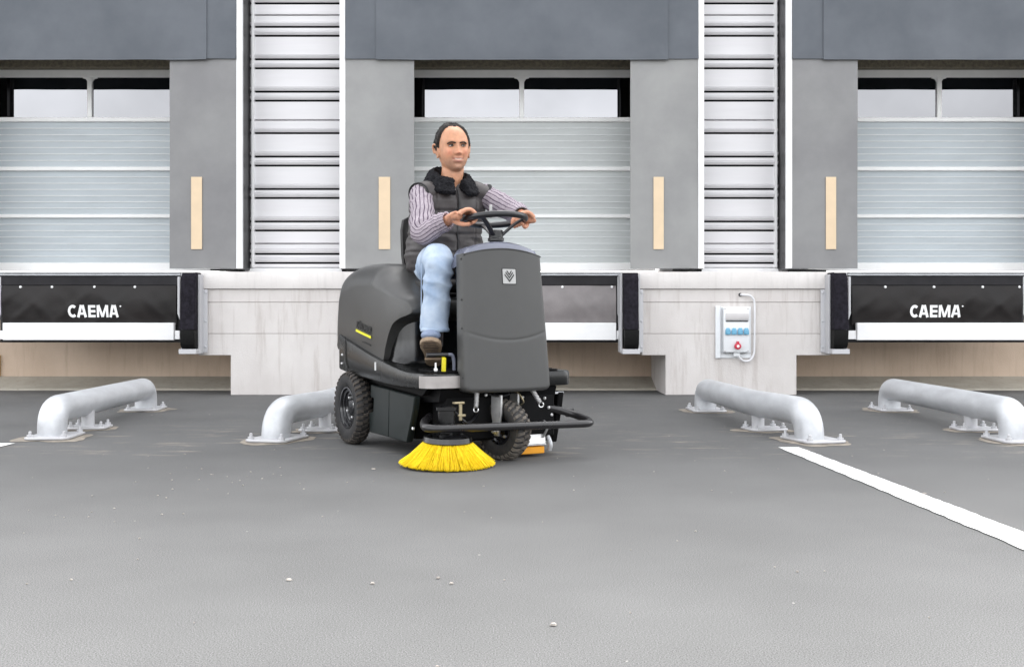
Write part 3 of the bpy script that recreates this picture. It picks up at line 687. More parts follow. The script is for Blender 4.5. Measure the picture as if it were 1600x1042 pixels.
# a vertical seam on the rear fender, small white reflector, two rivets at the fender tail
m = MB(); m.tube(smooth_path([(-1.10, -.427, .600), (-1.105, -.428, .56), (-1.10, -.428, .47), (-1.07, -.429, .425)], 5), .003, 6); part(m, 'fender_seam', 'seam_dark', deck)
m = MB(); m.box(-.635, -.625, -.4345, -.428, .432, .476, .001); part(m, 'reflector', 'letter_white', deck)
for x, z in ((-1.17, .50), (-1.175, .45)):
    m = MB(); m.ball((x, -.4215, z), .007, 8, 6); part(m, 'rivet', 'letter_white', deck)
# black bulkhead behind the driver's feet with a flared foot
rings = []
for z, e in ((.44, .085), (.452, .05), (.475, .024), (.51, .008), (.60, .0), (.74, -.004)):
    xf, W, r = -.46 + e, .365 + e * .5, .14
    ring = []
    for cx, cy, a0 in ((xf - r, -W + r, -90), (xf - r, W - r, 0), (-1.2, W - .1, 90), (-1.2, -W + .1, 180)):
        rr = r if cx > -1 else .1
        for k in range(9): a = R(a0 + 90 * k / 8); ring.append(Vector((cx + rr * math.cos(a), cy + rr * math.sin(a), z)))
    rings.append(ring)
m = MB(); m.loft(rings); part(m, 'bulkhead', 'gloss_black')
# recessed dark foot mat with ribs
m = MB(); m.box(-.40, -.015, -.33, .33, .441, .449, .002)
for k in range(9): m.box(-.38 + k * .04, -.36 + k * .04, -.31, .31, .449, .453, .001)
part(m, 'foot_mat', 'chassis_black')

# --- side skirts, chassis
for sg in (-1, 1):
    y0, y1 = sg * .392, sg * .36
    m = MB(); m.prism([(-.80, .345), (-.535, .335), (-.545, .085), (-.815, .085), (-.825, .19), (-.765, .20), (-.755, .275), (-.80, .278)], y0, y1, 'y', .004, 1); part(m, 'side_skirt', 'skirt_green_black')
    m = MB(); m.prism([(-.525, .335), (-.195, .318), (-.215, .25), (-.295, .08), (-.535, .085)], sg * .396, y1, 'y', .005, 1); part(m, 'side_skirt', 'skirt_green_black')
    m = MB(); m.prism([(-.82, .40), (-.10, .36), (-.16, .325), (-.82, .36)], sg * .37, sg * .34, 'y'); part(m, 'sill', 'chassis_black')
m = MB(); m.prism([(-1.2, .42), (-.03, .36), (-.05, .30), (-.30, .28), (-.33, .09), (-1.15, .11)], -.33, .33, 'y'); part(m, 'chassis', 'chassis_black')
m = MB(); m.prism([(-.40, .345), (-.045, .325), (-.06, .25), (-.115, .06), (-.40, .07)], .352, .385, 'y', .004, 1); part(m, 'front_guard', 'chassis_black')
m = MB(); m.prism([(-.05, .318), (-.12, .318), (-.11, .326), (-.05, .328)], .33, .386, 'y'); part(m, 'guard_edge', 'galvanised')

# --- wheels
def wheel(c, rad, wid, head, name, rim_r, lugs, par=None):
    """head: yaw of the rolling direction in machine space; the visible outer face is at -y before the yaw"""
    w_ = bpy.data.objects.new(name, None); w_.empty_display_size = .05; col.objects.link(w_); w_.parent = par or sw
    w_.location = c; w_.rotation_euler = (0, 0, head)
    h = wid / 2; t = MB()
    prof = [(rim_r, -h * .62), (rim_r * 1.04, -h * .78), (rim_r + (rad - rim_r) * .35, -h * .98), (rim_r + (rad - rim_r) * .65, -h), (rad - .022, -h * .94), (rad - .010, -h * .80), (rad - .004, -h * .45), (rad - .002, 0)]
    prof = prof + [(r_, -q) for r_, q in prof[-2::-1]]
    t.lathe(prof, (0, 0, 0), (0, 1, 0), 64, caps=False); ty = build(t, 'tyre', 'tyre_rubber', w_, local=True, sharp=55)
    lg = MB()
    for k in range(lugs):
        a = 2 * math.pi * k / lugs
        for sd_, off in ((-1, 0), (1, .5), (0, .25)):
            b = a + off * 2 * math.pi / lugs; u = Vector((math.cos(b), 0, math.sin(b))); v_ = Vector((-math.sin(b), 0, math.cos(b)))
            da = rad * math.pi / lugs * .55
            if sd_ == 0: yy = [(-.28 * h, rad - .004), (.28 * h, rad - .004)]
            else: yy = [(sd_ * h * .34, rad - .003), (sd_ * h * .98, rad - .018)]
            q = []
            for (y_, r_) in yy:
                for tt in (-da, da):
                    q.append(u * (r_ - .012) + v_ * (tt + y_ * .25) + Vector((0, y_, 0))); q.append(u * (r_ + .007) + v_ * (tt * .85 + y_ * .25) + Vector((0, y_, 0)))
            lg.add(q, [(0, 1, 3, 2), (4, 6, 7, 5), (0, 4, 5, 1), (2, 3, 7, 6), (1, 5, 7, 3), (0, 2, 6, 4)])
    tr = build(lg, 'tread', 'tyre_dusty' if rad > .16 else 'tyre_pale_dust', w_, local=True); tr['kind'] = 'stuff'
    rm = MB(); rm.lathe([(rim_r * 1.03, -h * .70), (rim_r * 1.02, -h * .82), (rim_r * .95, -h * .80), (rim_r * .92, -h * .55), (rim_r * .80, -h * .48), (rim_r * .78, -h * .30), (rim_r * .64, -h * .26), (rim_r * .60, -h * .12), (rim_r * .42, -h * .05), (rim_r * .34, -h * .30), (.002, -h * .34)], (0, 0, 0), (0, 1, 0), 48, caps=False)
    rm.lathe([(.002, h * .3), (rim_r * .8, h * .4), (rim_r * 1.03, h * .8)], (0, 0, 0), (0, 1, 0), 48, caps=False)
    build(rm, 'rim', 'rim_black', w_, local=True, sharp=25, fixn=False)
    for k in range(4):
        b = 2 * math.pi * k / 4 + .4; n_ = MB(); n_.lathe([(.008, 0), (.008, -.012), (.003, -.015)], (rim_r * .5 * math.cos(b), -h * .1, rim_r * .5 * math.sin(b)), (0, 1, 0), 6); build(n_, 'wheel_nut', 'bright_steel', w_, local=True)
    return w_
wheel((-1.04, -.405, .205), .205, .090, 0, 'rear_wheel', .116, 36)
wheel((-1.04, .405, .205), .205, .090, math.pi, 'rear_wheel', .116, 36)
fw = wheel((-.015, .012, .150), .150, .098, R(20), 'front_wheel', .070, 30)
for s in (-1, 1):
    m = MB(); m.prism([(-.034, .33), (.034, .33), (.034, .24), (.022, .17), (.016, .125), (-.016, .125), (-.022, .17), (-.034, .24)], -.006, .006, 'y', .002, 1)
    M_ = Matrix.Translation((-.015, .012, 0)) @ Matrix.Rotation(R(20), 4, 'Z') @ Matrix.Translation((0.01, s * .064, 0)); m.v = [tuple(M_ @ Vector(p)) for p in m.v]
    fk = part(m, 'fork', 'bright_steel')
    m = MB(); m.lathe([(.014, 0), (.014, s * .014), (.007, s * .016), (.007, s * .028)], M_ @ Vector((0, s * .006, .15)), M_.to_3x3() @ Vector((0, 1, 0)), 8); part(m, 'axle_nut', 'bright_steel', fk)

# --- side brush: tilted hub, bristles splayed to the ground
br = (.055, -.335)
m = MB(); m.lathe([(.03, .160), (.085, .158), (.116, .145), (.121, .122), (.112, .108), (.02, .108)], (br[0], br[1], 0), (.05, 0, 1), 40); hub = part(m, 'brush_hub', 'gloss_black')
rb = random.Random(3); m = MB()
for k in range(4200):
    a = rb.uniform(0, 2 * math.pi); r0 = rb.uniform(.085, .118); r1 = r0 + .110 + rb.uniform(-.014, .008); da = rb.gauss(0, .035)
    z1 = .004 + .016 * (1 - math.cos(a)) * .5 + rb.uniform(0, .010); bow = .002
    p = [Vector((br[0] + r0 * math.cos(a), br[1] + r0 * math.sin(a), .116)), Vector((br[0] + ((r0 + r1) / 2 + bow) * math.cos(a + da * .4), br[1] + ((r0 + r1) / 2 + bow) * math.sin(a + da * .4), .062)), Vector((br[0] + r1 * math.cos(a + da), br[1] + r1 * math.sin(a + da), z1))]
    m.tube(p, [.0016, .0016, .0013], 3, caps=False)
bs_ = part(m, 'bristles', 'brush_yellow', sharp=180, fixn=False); bs_['kind'] = 'stuff'
m = MB(); m.lathe([(.06, .112), (.112, .110), (.158, .066), (.205, .014), (.12, .012)], (br[0], br[1], 0), (.04, 0, 1), 48, caps=False); part(m, 'brush_core', 'brush_yellow')
m = MB(); m.lathe([(.030, .15), (.030, .185), (.042, .19), (.042, .265), (.050, .268), (.050, .283), (.030, .290)], (br[0] - .01, br[1], 0), (0, 0, 1), 28); mo = part(m, 'brush_motor', 'gloss_black')
m = MB(); m.box(br[0] - .01, br[0] + .02, br[1] + .03, br[1] + .085, .296, .306, .003); m.box(br[0] + .01, br[0] + .018, br[1] + .055, br[1] + .072, .215, .30, .003); m.box(br[0] + .008, br[0] + .02, br[1] + .05, br[1] + .09, .235, .246, .002); part(m, 'motor_bracket', 'zinc_yellow', mo)
m = MB(); m.tube(smooth_path([(br[0] - .05, br[1] + .0, .28), (br[0] - .03, br[1] + .06, .25), (br[0] - .02, br[1] + .12, .20), (-.05, -.12, .24), (-.1, -.1, .32)], 6), .006, 8); part(m, 'hose', 'wheel_black', mo)
# --- springs, cables, bolts under the front
for (p, q) in (((.035, -.165, .345), (.045, -.175, .275)), ((.035, .150, .345), (.06, .178, .285))):
    m = MB(); P, Q = Vector(p), Vector(q); n = 90; d = Q - P; u = d.orthogonal().normalized(); v_ = d.normalized().cross(u)
    m.tube([P + d * (k / n) + (u * math.cos(k * 1.0) + v_ * math.sin(k * 1.0)) * .010 for k in range(n + 1)], .0030, 5)
    m.tube([Q + d.normalized() * (.012 - .012 * math.cos(t)) + u * (.012 * math.sin(t)) for t in np.linspace(0, 5.2, 12)], .003, 5); part(m, 'spring', 'bright_steel')
m = MB(); m.tube(smooth_path([(-.02, .06, .35), (.02, .08, .33), (.03, .10, .29), (-.02, .11, .27)], 6), .004, 6); part(m, 'cable', 'zinc_yellow')
m = MB(); m.tube(smooth_path([(-.05, -.10, .35), (.03, -.06, .325), (.02, .02, .33), (-.04, .05, .35)], 6), .005, 6); part(m, 'cable', 'wheel_black')
for x, y, z in ((-.02, .25, .30), (-.03, .28, .25), (.0, -.10, .33), (-.02, .12, .31), (-.04, -.20, .20), (-.04, -.08, .17), (-.05, .31, .21), (-.2, -.397, .16)):
    m = MB(); m.lathe([(.009, 0), (.009, .008), (.004, .012)], (x, y, z), (1, 0, 0) if x > -.1 else (0, -1, 0), 6); part(m, 'bolt', 'bright_steel')
m = MB(); m.box(-.20, -.045, -.30, .33, .10, .34, .01); part(m, 'inner_frame', 'chassis_black')
# --- dirt flap at the driver's left: orange block with a bright plate and a rod
m = MB(); m.box(-.16, -.035, .115, .262, .016, .052, .004); part(m, 'orange_flap', 'orange_plastic')
m = MB(); m.box(-.15, -.030, .118, .270, .058, .064, .002); m.prism([(-.04, .066), (-.030, .066), (-.036, .115), (-.046, .115)], .12, .265, 'y', .001, 1); fp = part(m, 'flap_plate', 'bright_steel')
m = MB(); m.tube(smooth_path([(-.03, .25, .10), (-.01, .262, .15), (-.03, .255, .18), (-.05, .24, .15)], 6), .007, 8); part(m, 'flap_hook', 'bright_steel', fp)
m = MB(); m.tube(smooth_path([(-.05, .30, .03), (-.04, .30, .06), (-.06, .295, .10)], 5), .012, 10); part(m, 'flap_roller', 'galvanised', fp)

# --- bumper bar
bp_ = round_path([(-.14, -.34, .22), (-.02, -.43, .205), (.125, -.478, .190), (.150, .452, .176), (-.035, .425, .215), (-.075, .24, .262), (-.10, .17, .30)], {1: .08, 2: .09, 3: .075, 4: .08, 5: .05}, 10)
m = MB(); m.tube(bp_, .0195, 20); part(m, 'bumper_bar', 'bumper_black', sharp=60)
m = MB(); m.box(-.06, -.03, .40, .44, .195, .24, .004); part(m, 'bar_clamp', 'wheel_black')

# --- front cover panel with cap, crease, emblem
def cover_x(z): return .065 - .070 * ((z - .35) / .70)
def cover_w(z): return .242 - .022 * max(0, (z - .45) / .60)
def bulge(y, w_): return .020 * (1 - (y / w_) ** 2)
def top_z(y): return 1.058 - .034 * (y / .22) ** 2
crease = lambda y: .600 + .040 * (y / .22) ** 2
ny, nzv = 44, 170; rings = []
front = []; 
for j in range(nzv + 1):
    t = j / nzv; row = []
    for i in range(ny + 1):
        s = -1 + 2 * i / ny; zz = .345 + t * (top_z(s * .22) - .345); w_ = cover_w(zz)
        c = .035; dz = zz - .345
        if dz < c: w_ -= c - math.sqrt(max(0, c * c - (c - dz) ** 2))
        y = s * w_; e = 1 - abs(s); x = cover_x(zz) + bulge(y, w_) - (.014 * (1 - min(1, e / .06)) ** 2)
        g_ = zz - crease(y); x += -.003 * math.exp(-(g_ / .006) ** 2) * min(1, max(0, e - .03) / .08) + .002 / (1 + math.exp(min(40, g_ / .002))) * min(1, e / .1)
        x -= .016 * (1 - min(1, dz / .02)) ** 2
        row.append(Vector((x, y, zz)))
    front.append(row)
v = []; f = []
k = ny + 1
for row in front: v += row
for j in range(nzv):
    for i in range(ny): a = j * k + i; f.append((a, a + 1, a + k + 1, a + k))
rim = [i for i in range(k)] + [j * k + ny for j in range(1, nzv + 1)] + [nzv * k + i for i in range(ny - 1, -1, -1)] + [j * k for j in range(nzv - 1, 0, -1)]
o_ = len(v)
for a in rim: v.append(v[a] + Vector((-.065, 0, 0)) )
nr = len(rim)
for i in range(nr): f.append((rim[i], rim[(i + 1) % nr], o_ + (i + 1) % nr, o_ + i))
f.append(tuple(o_ + i for i in range(nr))[::-1])
m = MB(); m.add(v, f); cov = part(m, 'front_cover', 'panel_grey', sharp=50)
# cap on top of the cover (arched band), thin dark gap between
cap = []
for i in range(33):
    s = -1 + 2 * i / 32; y = s * .2185; z0 = top_z(y) - .004 - .045 * max(0, abs(s) - .9) / .1
    x = cover_x(1.05) + bulge(y, .21)
    hgt = .038 * (1 - .35 * s * s)
    cap.append([Vector((x - .004, y, z0)), Vector((x - .012, y * .995, z0 + hgt * .75)), Vector((x - .035, y * .98, z0 + hgt)), Vector((x - .14, y * .95, z0 + hgt * .9)), Vector((x - .17, y * .95, z0 + hgt * .4)), Vector((x - .17, y * .95, z0 - .02))])
m = MB(); m.loft(cap); part(m, 'cover_cap', 'cap_blue_grey', sharp=45)
m = MB(); m.tube([(cover_x(1.05) + bulge(s * .21, .21) + .001, s * .2195, top_z(s * .2195) - .004) for s in np.linspace(-1, 1, 30)], .0032, 6); part(m, 'cap_seal', 'seam_dark', cov)
m = MB(); m.prism([(.01, .36), (-.10, .36), (-.19, 1.03), (-.09, 1.04)], -.185, .185, 'y', .01, 2); part(m, 'column_housing', 'gloss_black')
for z in (.42, .66, .80, 1.0):
    m = MB(); m.ball((cover_x(z) - .022, -cover_w(z) - .001, z), .006, 8, 6); part(m, 'cover_screw', 'seam_dark', cov)
# emblem: pale square with black frame and nested chevrons
ex = lambda y, z: cover_x(z) + bulge(y, cover_w(z)) 
EY, EZ = .018, .917
sl = (cover_x(.95) - cover_x(.88)) / .07
def emb(y0, z0, dx): return (ex(EY, EZ) + sl * z0 + dx, EY + y0, EZ + z0)
def plate(poly, d0, d1, mt):
    m = MB(); n = len(poly); m.add([emb(y, z, d0) for y, z in poly] + [emb(y, z, d1) for y, z in poly], [tuple(range(n)), tuple(range(2 * n - 1, n - 1, -1))] + [(i, n + i, n + (i + 1) % n, (i + 1) % n) for i in range(n)])
    return part(m, 'emblem', mt, cov)
def rsq(h, r): return [(sx * (h - r) + r * math.cos(R(a)), sy * (h - r) + r * math.sin(R(a))) for sx, sy, a0 in ((1, 1, 0), (-1, 1, 90), (-1, -1, 180), (1, -1, 270)) for a in (a0, a0 + 45, a0 + 90)]
plate(rsq(.0405, .006), -.004, .0015, 'decal_black'); plate(rsq(.0365, .004), .0005, .0027, 'decal_grey')
for (yo, zo, ww, t_) in ((.014, .018, .0, .010), (.021, .010, .0, .010), (.027, -.001, .0, .011)):
    for s in (-1, 1):
        plate([(0, zo - yo * 1.05), (s * yo, zo + .006), (s * yo, zo + .006 + t_ * .55), (s * (yo - .003), zo + .006 + t_ * .55), (0, zo - yo * 1.05 + t_)][::s], .002, .0038, 'decal_black')

# --- steering column and wheel
SC = Vector((-.085, 0, 1.208)); tl = R(6)
nrm = Vector((-math.sin(tl), 0, math.cos(tl))); fx = Vector((math.cos(tl), 0, math.sin(tl))); fy = Vector((0, 1, 0))
SR = .152
def rimp(a, r=SR, u=0.): return SC + fx * (r * math.cos(a)) + fy * (r * math.sin(a)) + nrm * u
m = MB(); m.tube([rimp(2 * math.pi * k / 72) for k in range(72)], .0165, 16, closed=True); swh = part(m, 'steering_wheel', 'wheel_black', sharp=60)
for a in (R(55), R(-55), R(180)):
    m = MB(); m.tube(smooth_path([rimp(a, SR - .004, -.004), rimp(a, SR * .62, -.032), rimp(a, .03, -.082)], 5), [(.008, .014)] * 11, 10); part(m, 'spoke', 'wheel_black', swh)
hb = SC - nrm * .075
m = MB(); m.lathe([(.030, .022), (.036, .016), (.036, -.018), (.041, -.022), (.041, -.034), (.030, -.040), (.026, -.05), (.028, -.13)], hb, (0, 0, 1), 24); part(m, 'hub', 'wheel_black', swh)
m = MB(); m.box(SC.x + .05, SC.x + .062, -.062, -.048, 1.21, 1.275, .003); part(m, 'lever', 'decal_grey', swh)

# --- seat on the hood
def rbox(x0, x1, y0, y1, z0, z1, b): q = MB(); q.box(x0, x1, y0, y1, z0, z1, b, 4); return q
m = rbox(-.80, -.33, -.235, .235, .845, .915, .03); st_ = part(m, 'seat_cushion', 'seat_black')
m = rbox(-.78, -.335, -.225, .225, .822, .843, .008); part(m, 'seat_pan', 'wheel_black', st_)
m = MB(); m.box(-.70, -.345, -.24, .24, .812, .820, .002); part(m, 'seat_rail', 'bright_steel', st_)
m = MB(); m.box(-.36, -.325, -.02, .10, .775, .812, .004); part(m, 'seat_adjuster', 'wheel_black', st_)
m = MB(); m.tube([(-.42, -.24, .80), (-.34, -.26, .79), (-.30, -.26, .785)], .014, 10); part(m, 'seat_lever', 'wheel_black', st_)
bk = []
for zz, xx, w_ in ((.90, -.80, .18), (.94, -.825, .20), (1.06, -.84, .212), (1.20, -.865, .206), (1.26, -.878, .19), (1.28, -.882, .15)):
    ring = []
    for k in range(28):
        a = 2 * math.pi * k / 28; c_, s_ = math.cos(a), math.sin(a)
        ring.append(Vector((xx + .038 * math.copysign(abs(c_) ** .6, c_) + .05 * (s_ * s_), w_ * math.copysign(abs(s_) ** .6, s_), zz)))
    bk.append(ring)
m = MB(); m.loft(bk); part(m, 'seat_backrest', 'seat_black', st_)

# --- pedals and lever on the deck
m = MB(); m.tube([(-.052, -.395, .530), (-.045, -.285, .530)], .0115, 12); pd = part(m, 'pedal', 'wheel_black')
m = MB(); m.tube(smooth_path([(-.045, -.288, .530), (-.045, -.262, .528), (-.050, -.25, .50), (-.055, -.245, .45)], 5), .009, 8); part(m, 'pedal_arm', 'cap_blue_grey', pd)
m = MB(); m.prism([(-.05, .447), (-.032, .447), (-.030, .515), (-.045, .52)], -.318, -.300, 'y', .002, 1); part(m, 'pedal_bracket', 'pedal_yellow')
m = MB(); m.ball((-.04, -.352, .458), .010, 10, 8); m.tube([(-.04, -.352, .46), (-.042, -.352, .492)], .0045, 8); part(m, 'deck_bolt', 'letter_white')
# ================================================================== THE DRIVER (same space as the machine)
mat('denim', (.52, .60, .70), .8, vs_=7, c2=(.28, .38, .54), bump=.35, bs=420, spec=.2, lo=.3, hi=.68)
mat('vest_cloth', (.078, .071, .071), .5, vs_=7, c2=(.042, .036, .036), bump=.10, bs=260, spec=.45)
mat('vest_lining', (.012, .012, .013), .8, var=.2)
mat('fleece', (.010, .010, .012), .95, vs_=60, c2=(.02, .02, .023), bump=1.0, bs=150, spec=.15)
mat('boot_leather', (.035, .022, .024), .4, vs_=20, c2=(.02, .014, .016), spec=.6, bump=.2, bs=120)
mat('boot_toe', (.20, .25, .36), .5, vs_=20, var=.2)
mat('boot_sole', (.34, .25, .17), .8, vs_=30, c2=(.22, .16, .11), bump=.4, bs=140)
mat('lace', (.45, .40, .38), .6, var=.2)
mat('hair', (.007, .0055, .005), .5, vs_=30, c2=(.035, .028, .025), st=(1, 1, 3), bump=.6, bs=70, bst=(1, 6, 1), spec=.25)
mat('eye_white', (.40, .37, .35), .25, var=.02)
mat('iris', (.05, .045, .035), .2, var=.1)
mat('watch', (.02, .02, .02), .4, var=.1)
mat('zip', (.03, .03, .032), .4, var=.1)
def sweater():
    m = mat('sweater', (.40, .35, .385), .85, vs_=60, c2=(.31, .27, .305), bump=.3, bs=200, spec=.2)
    N, Lk, b = nodes(m); uv = N.new('ShaderNodeUVMap'); sx = N.new('ShaderNodeSeparateXYZ'); Lk.new(uv.outputs[0], sx.inputs[0])
    no = N.new('ShaderNodeTexNoise'); no.inputs['Scale'].default_value = 14; Lk.new(uv.outputs[0], no.inputs['Vector'])
    wv = N.new('ShaderNodeMath'); wv.operation = 'MULTIPLY_ADD'; wv.inputs[1].default_value = .035; Lk.new(no.outputs['Fac'], wv.inputs[0]); Lk.new(sx.outputs['X'], wv.inputs[2])
    a = N.new('ShaderNodeMath'); a.operation = 'MULTIPLY'; a.inputs[1].default_value = 18; Lk.new(wv.outputs[0], a.inputs[0])
    fr = N.new('ShaderNodeMath'); fr.operation = 'PINGPONG'; fr.inputs[1].default_value = .5; Lk.new(a.outputs[0], fr.inputs[0])
    r_ = N.new('ShaderNodeMapRange'); r_.interpolation_type = 'SMOOTHSTEP'; r_.inputs['From Min'].default_value = .07; r_.inputs['From Max'].default_value = .16; r_.inputs['To Min'].default_value = 1; r_.inputs['To Max'].default_value = 0; Lk.new(fr.outputs[0], r_.inputs['Value'])
    base = b.inputs['Base Color'].links[0].from_socket
    mx = N.new('ShaderNodeMix'); mx.data_type = 'RGBA'; Lk.new(r_.outputs[0], mx.inputs['Factor']); Lk.new(base, mx.inputs['A']); mx.inputs['B'].default_value = (.085, .06, .09, 1)
    Lk.new(mx.outputs['Result'], b.inputs['Base Color'])
    bp = b.inputs['Normal'].links[0].from_node; ad = N.new('ShaderNodeMath'); ad.operation = 'MULTIPLY_ADD'; ad.inputs[1].default_value = -2.0; Lk.new(r_.outputs[0], ad.inputs[0])
    Lk.new(bp.inputs['Height'].links[0].from_socket, ad.inputs[2]); Lk.new(ad.outputs[0], bp.inputs['Height'])
sweater()
def skin_mat():
    m = mat('skin', (.5, .3, .2), .48, var=.0, bump=.12, bs=300, spec=.4)
    N, Lk, b = nodes(m); at = N.new('ShaderNodeAttribute'); at.attribute_name = 'tone'; Lk.new(at.outputs['Color'], b.inputs['Base Color'])
    b.inputs['Subsurface Weight'].default_value = .12; b.inputs['Subsurface Radius'].default_value = (.012, .005, .003); b.inputs['Subsurface Scale'].default_value = .6
skin_mat()

pr = empty('person', MO, 'man in dark quilted vest, striped sweater and pale jeans steering the sweeper', 'person', rz=TH - R(90))
def pp(m, name, mt, parent=None, sharp=60, fixn=True): return build(m, name, mt, parent or pr, local=True, sharp=sharp, fixn=fixn)

def melt(mb, voxel, it=4, fac=.5):
    """union of overlapping closed shapes into one continuous skin (voxel remesh), then smoothed"""
    me = bpy.data.meshes.new('tmp'); me.from_pydata(mb.v, [], mb.f); me.update()
    bm = bmesh.new(); bm.from_mesh(me); bmesh.ops.recalc_face_normals(bm, faces=bm.faces[:]); bm.to_mesh(me); bm.free()
    o = bpy.data.objects.new('tmp', me); col.objects.link(o)
    r = o.modifiers.new('r', 'REMESH'); r.mode = 'VOXEL'; r.voxel_size = voxel; r.adaptivity = 0
    if it: s = o.modifiers.new('s', 'SMOOTH'); s.factor = fac; s.iterations = it
    dg = bpy.context.evaluated_depsgraph_get(); dg.update()
    out = bpy.data.meshes.new_from_object(o.evaluated_get(dg)); bpy.data.objects.remove(o)
    return out
def get_co(me): a = np.empty(len(me.vertices) * 3); me.vertices.foreach_get('co', a); return a.reshape(-1, 3)
def set_co(me, a): me.vertices.foreach_set('co', a.ravel()); me.update()
def get_no(me): a = np.empty(len(me.vertices) * 3); me.vertex_normals.foreach_get('vector', a); return a.reshape(-1, 3)

# ---- head: analytic surface in head space (x forward, y left, z up), ~0.26 m tall
G = lambda v, c, s: np.exp(-((v - c) / s) ** 2)
def head_points(d):
    """d: unit directions (n,3) -> surface points"""
    x, y, z = d[:, 0], d[:, 1], d[:, 2]
    nn_ = (np.abs(x) ** 2.35 + np.abs(y) ** 2.35 + np.abs(z) ** 2.35) ** (-1 / 2.35); x, y, z = x * nn_, y * nn_, z * nn_
    P = np.stack([.097 * x, .077 * y, .126 * z], 1)
    X, Y, Z = P[:, 0], P[:, 1], P[:, 2]
    low = np.clip((-Z - .005) / .12, 0, 1)                       # jaw
    Y = Y * (1 - .20 * low ** 1.8); fr = np.clip(X / .05, 0, 1); bk = np.clip(-X / .05, 0, 1)
    X = X + .012 * low * fr - .0 * low + .035 * low ** 1.2 * bk   # chin forward, nape tucked in
    up = np.clip(Z / .128, 0, 1); X = X - .012 * up ** 2 * fr - .012 * G(Z, .05, .05) * bk
    Y = Y * (1 + .04 * G(Z, .05, .05))
    f = np.clip((X - .02) / .05, 0, 1); f = f * f * (3 - 2 * f)
    flat = G(Y, 0, .05) * f
    X = X - .004 * flat * G(Z, -.03, .06)
    # brow, sockets, nose, cheeks, lips, chin
    X = X + f * (.008 * G(Z, .026, .012) * G(np.abs(Y), .028, .026))
    X = X - f * (.017 * G(Z, .006, .013) * G(np.abs(Y), .032, .017))
    nz_ = np.clip((.019 - Z) / .058, 0, 1) * (Z > -.052)
    nose = (.004 + .025 * nz_ ** 1.2) * G(Y, 0, .0085 + .006 * nz_) * np.where(Z > .013, G(Z, .013, .02), 1) * np.where(Z < -.037, G(Z, -.037, .008), 1)
    X = X + f * nose
    X = X + f * .006 * G(Z, -.036, .008) * G(np.abs(Y), .0145, .006)
    X = X + f * .008 * G(Z, -.026, .020) * G(np.abs(Y), .045, .016)
    X = X - f * .004 * G(np.abs(Y) - (.024 + .20 * np.clip(-.045 - Z, 0, .05)), 0, .006) * G(Z, -.058, .018)
    X = X + f * (.006 * G(Z, -.0600, .0055) + .0065 * G(Z, -.0745, .006)) * G(Y, 0, .026)
    X = X - f * .006 * G(Z + .0670 - .35 * np.abs(Y) ** 1.15 * 1.0, 0, .0035) * G(Y, 0, .032)
    X = X - f * .006 * G(Z, -.088, .007) * G(Y, 0, .02) + f * .010 * G(Z, -.112, .014) * G(Y, 0, .022)
    return np.stack([X, Y, Z], 1)
def head_dirs(n, m):
    th = np.linspace(.02, math.pi - .02, m); ph = np.arange(n) * 2 * math.pi / n
    T, Pp = np.meshgrid(th, ph, indexing='ij')
    return np.stack([np.sin(T) * np.cos(Pp), np.sin(T) * np.sin(Pp), np.cos(T)], -1).reshape(-1, 3)
HC = Vector((-.515, -.03, 1.621))
HM = Matrix.Translation(HC) @ Matrix.Rotation(R(-10), 4, 'Z') @ Matrix.Rotation(R(-2), 4, 'Y') @ Matrix.Rotation(R(3), 4, 'X') @ Matrix.Scale(1.03, 4)
HMn = np.array(HM)
def to_body(P): return P @ HMn[:3, :3].T + HMn[:3, 3]
HI = np.array(HM.inverted())
NN, MM = 110, 90
hp = to_body(head_points(head_dirs(NN, MM)))
bd = MB(); bd.loft([hp[j * NN:(j + 1) * NN].tolist() for j in range(MM)])
for s in (-1, 1):                                                # ears
    E_ = HM @ Matrix.Translation((-.010, s * .084, -.006)) @ Matrix.Rotation(s * R(-20), 4, 'Z') @ Matrix.Rotation(R(-8), 4, 'Y')
    rim = [E_ @ Vector((.019 * math.cos(t) - .004 * math.sin(t), s * .008 + s * .004 * math.sin(t), .037 * math.sin(t))) for t in np.linspace(-1.9, 3.4, 16)]
    bd.tube(rim, .0055, 8); bd.ball((0, 0, 0), (.017, .005, .033), 14, 8); k0 = len(bd.v)
    nb = 14 * 7
    for i in range(k0 - nb, k0): bd.v[i] = tuple(E_ @ Vector(bd.v[i]))
# neck, torso core
bd.tube(smooth_path([HM @ Vector((-.02, 0, -.045)), HM @ Vector((-.022, 0, -.10)), (-.535, -.03, 1.46), (-.56, -.03, 1.40)], 5), [.062] * 4 + [.060] * 4 + [.059] * 4 + [.062] * 3 + [.075], 24)
bd.tube([(-.56, -.03, 1.42), (-.58, -.03, 1.30), (-.61, -.03, 1.12), (-.63, -.03, 1.0), (-.63, -.03, .95)], [.06, .10, .10, .10, .09], 20)
SHR, ELR, WRR = Vector((-.545, -.200, 1.372)), Vector((-.335, -.285, 1.150)), Vector((-.185, -.212, 1.205))
SHL, ELL, WRL = Vector((-.530, .165, 1.385)), Vector((-.350, .250, 1.285)), Vector((-.165, .200, 1.250))
bd.tube([(-.56, -.03, 1.36), SHR, ELR, WRR], [.05, .042, .036, .027], 14); bd.tube([(-.56, -.03, 1.36), SHL, ELL, WRL], [.05, .042, .036, .027], 14)
HPR, KNR, ANR = Vector((-.62, -.115, .965)), Vector((-.222, -.258, 1.000)), Vector((-.235, -.268, .60))
HPL, KNL, ANL = Vector((-.62, .06, .965)), Vector((-.235, .150, .985)), Vector((-.265, .165, .55))
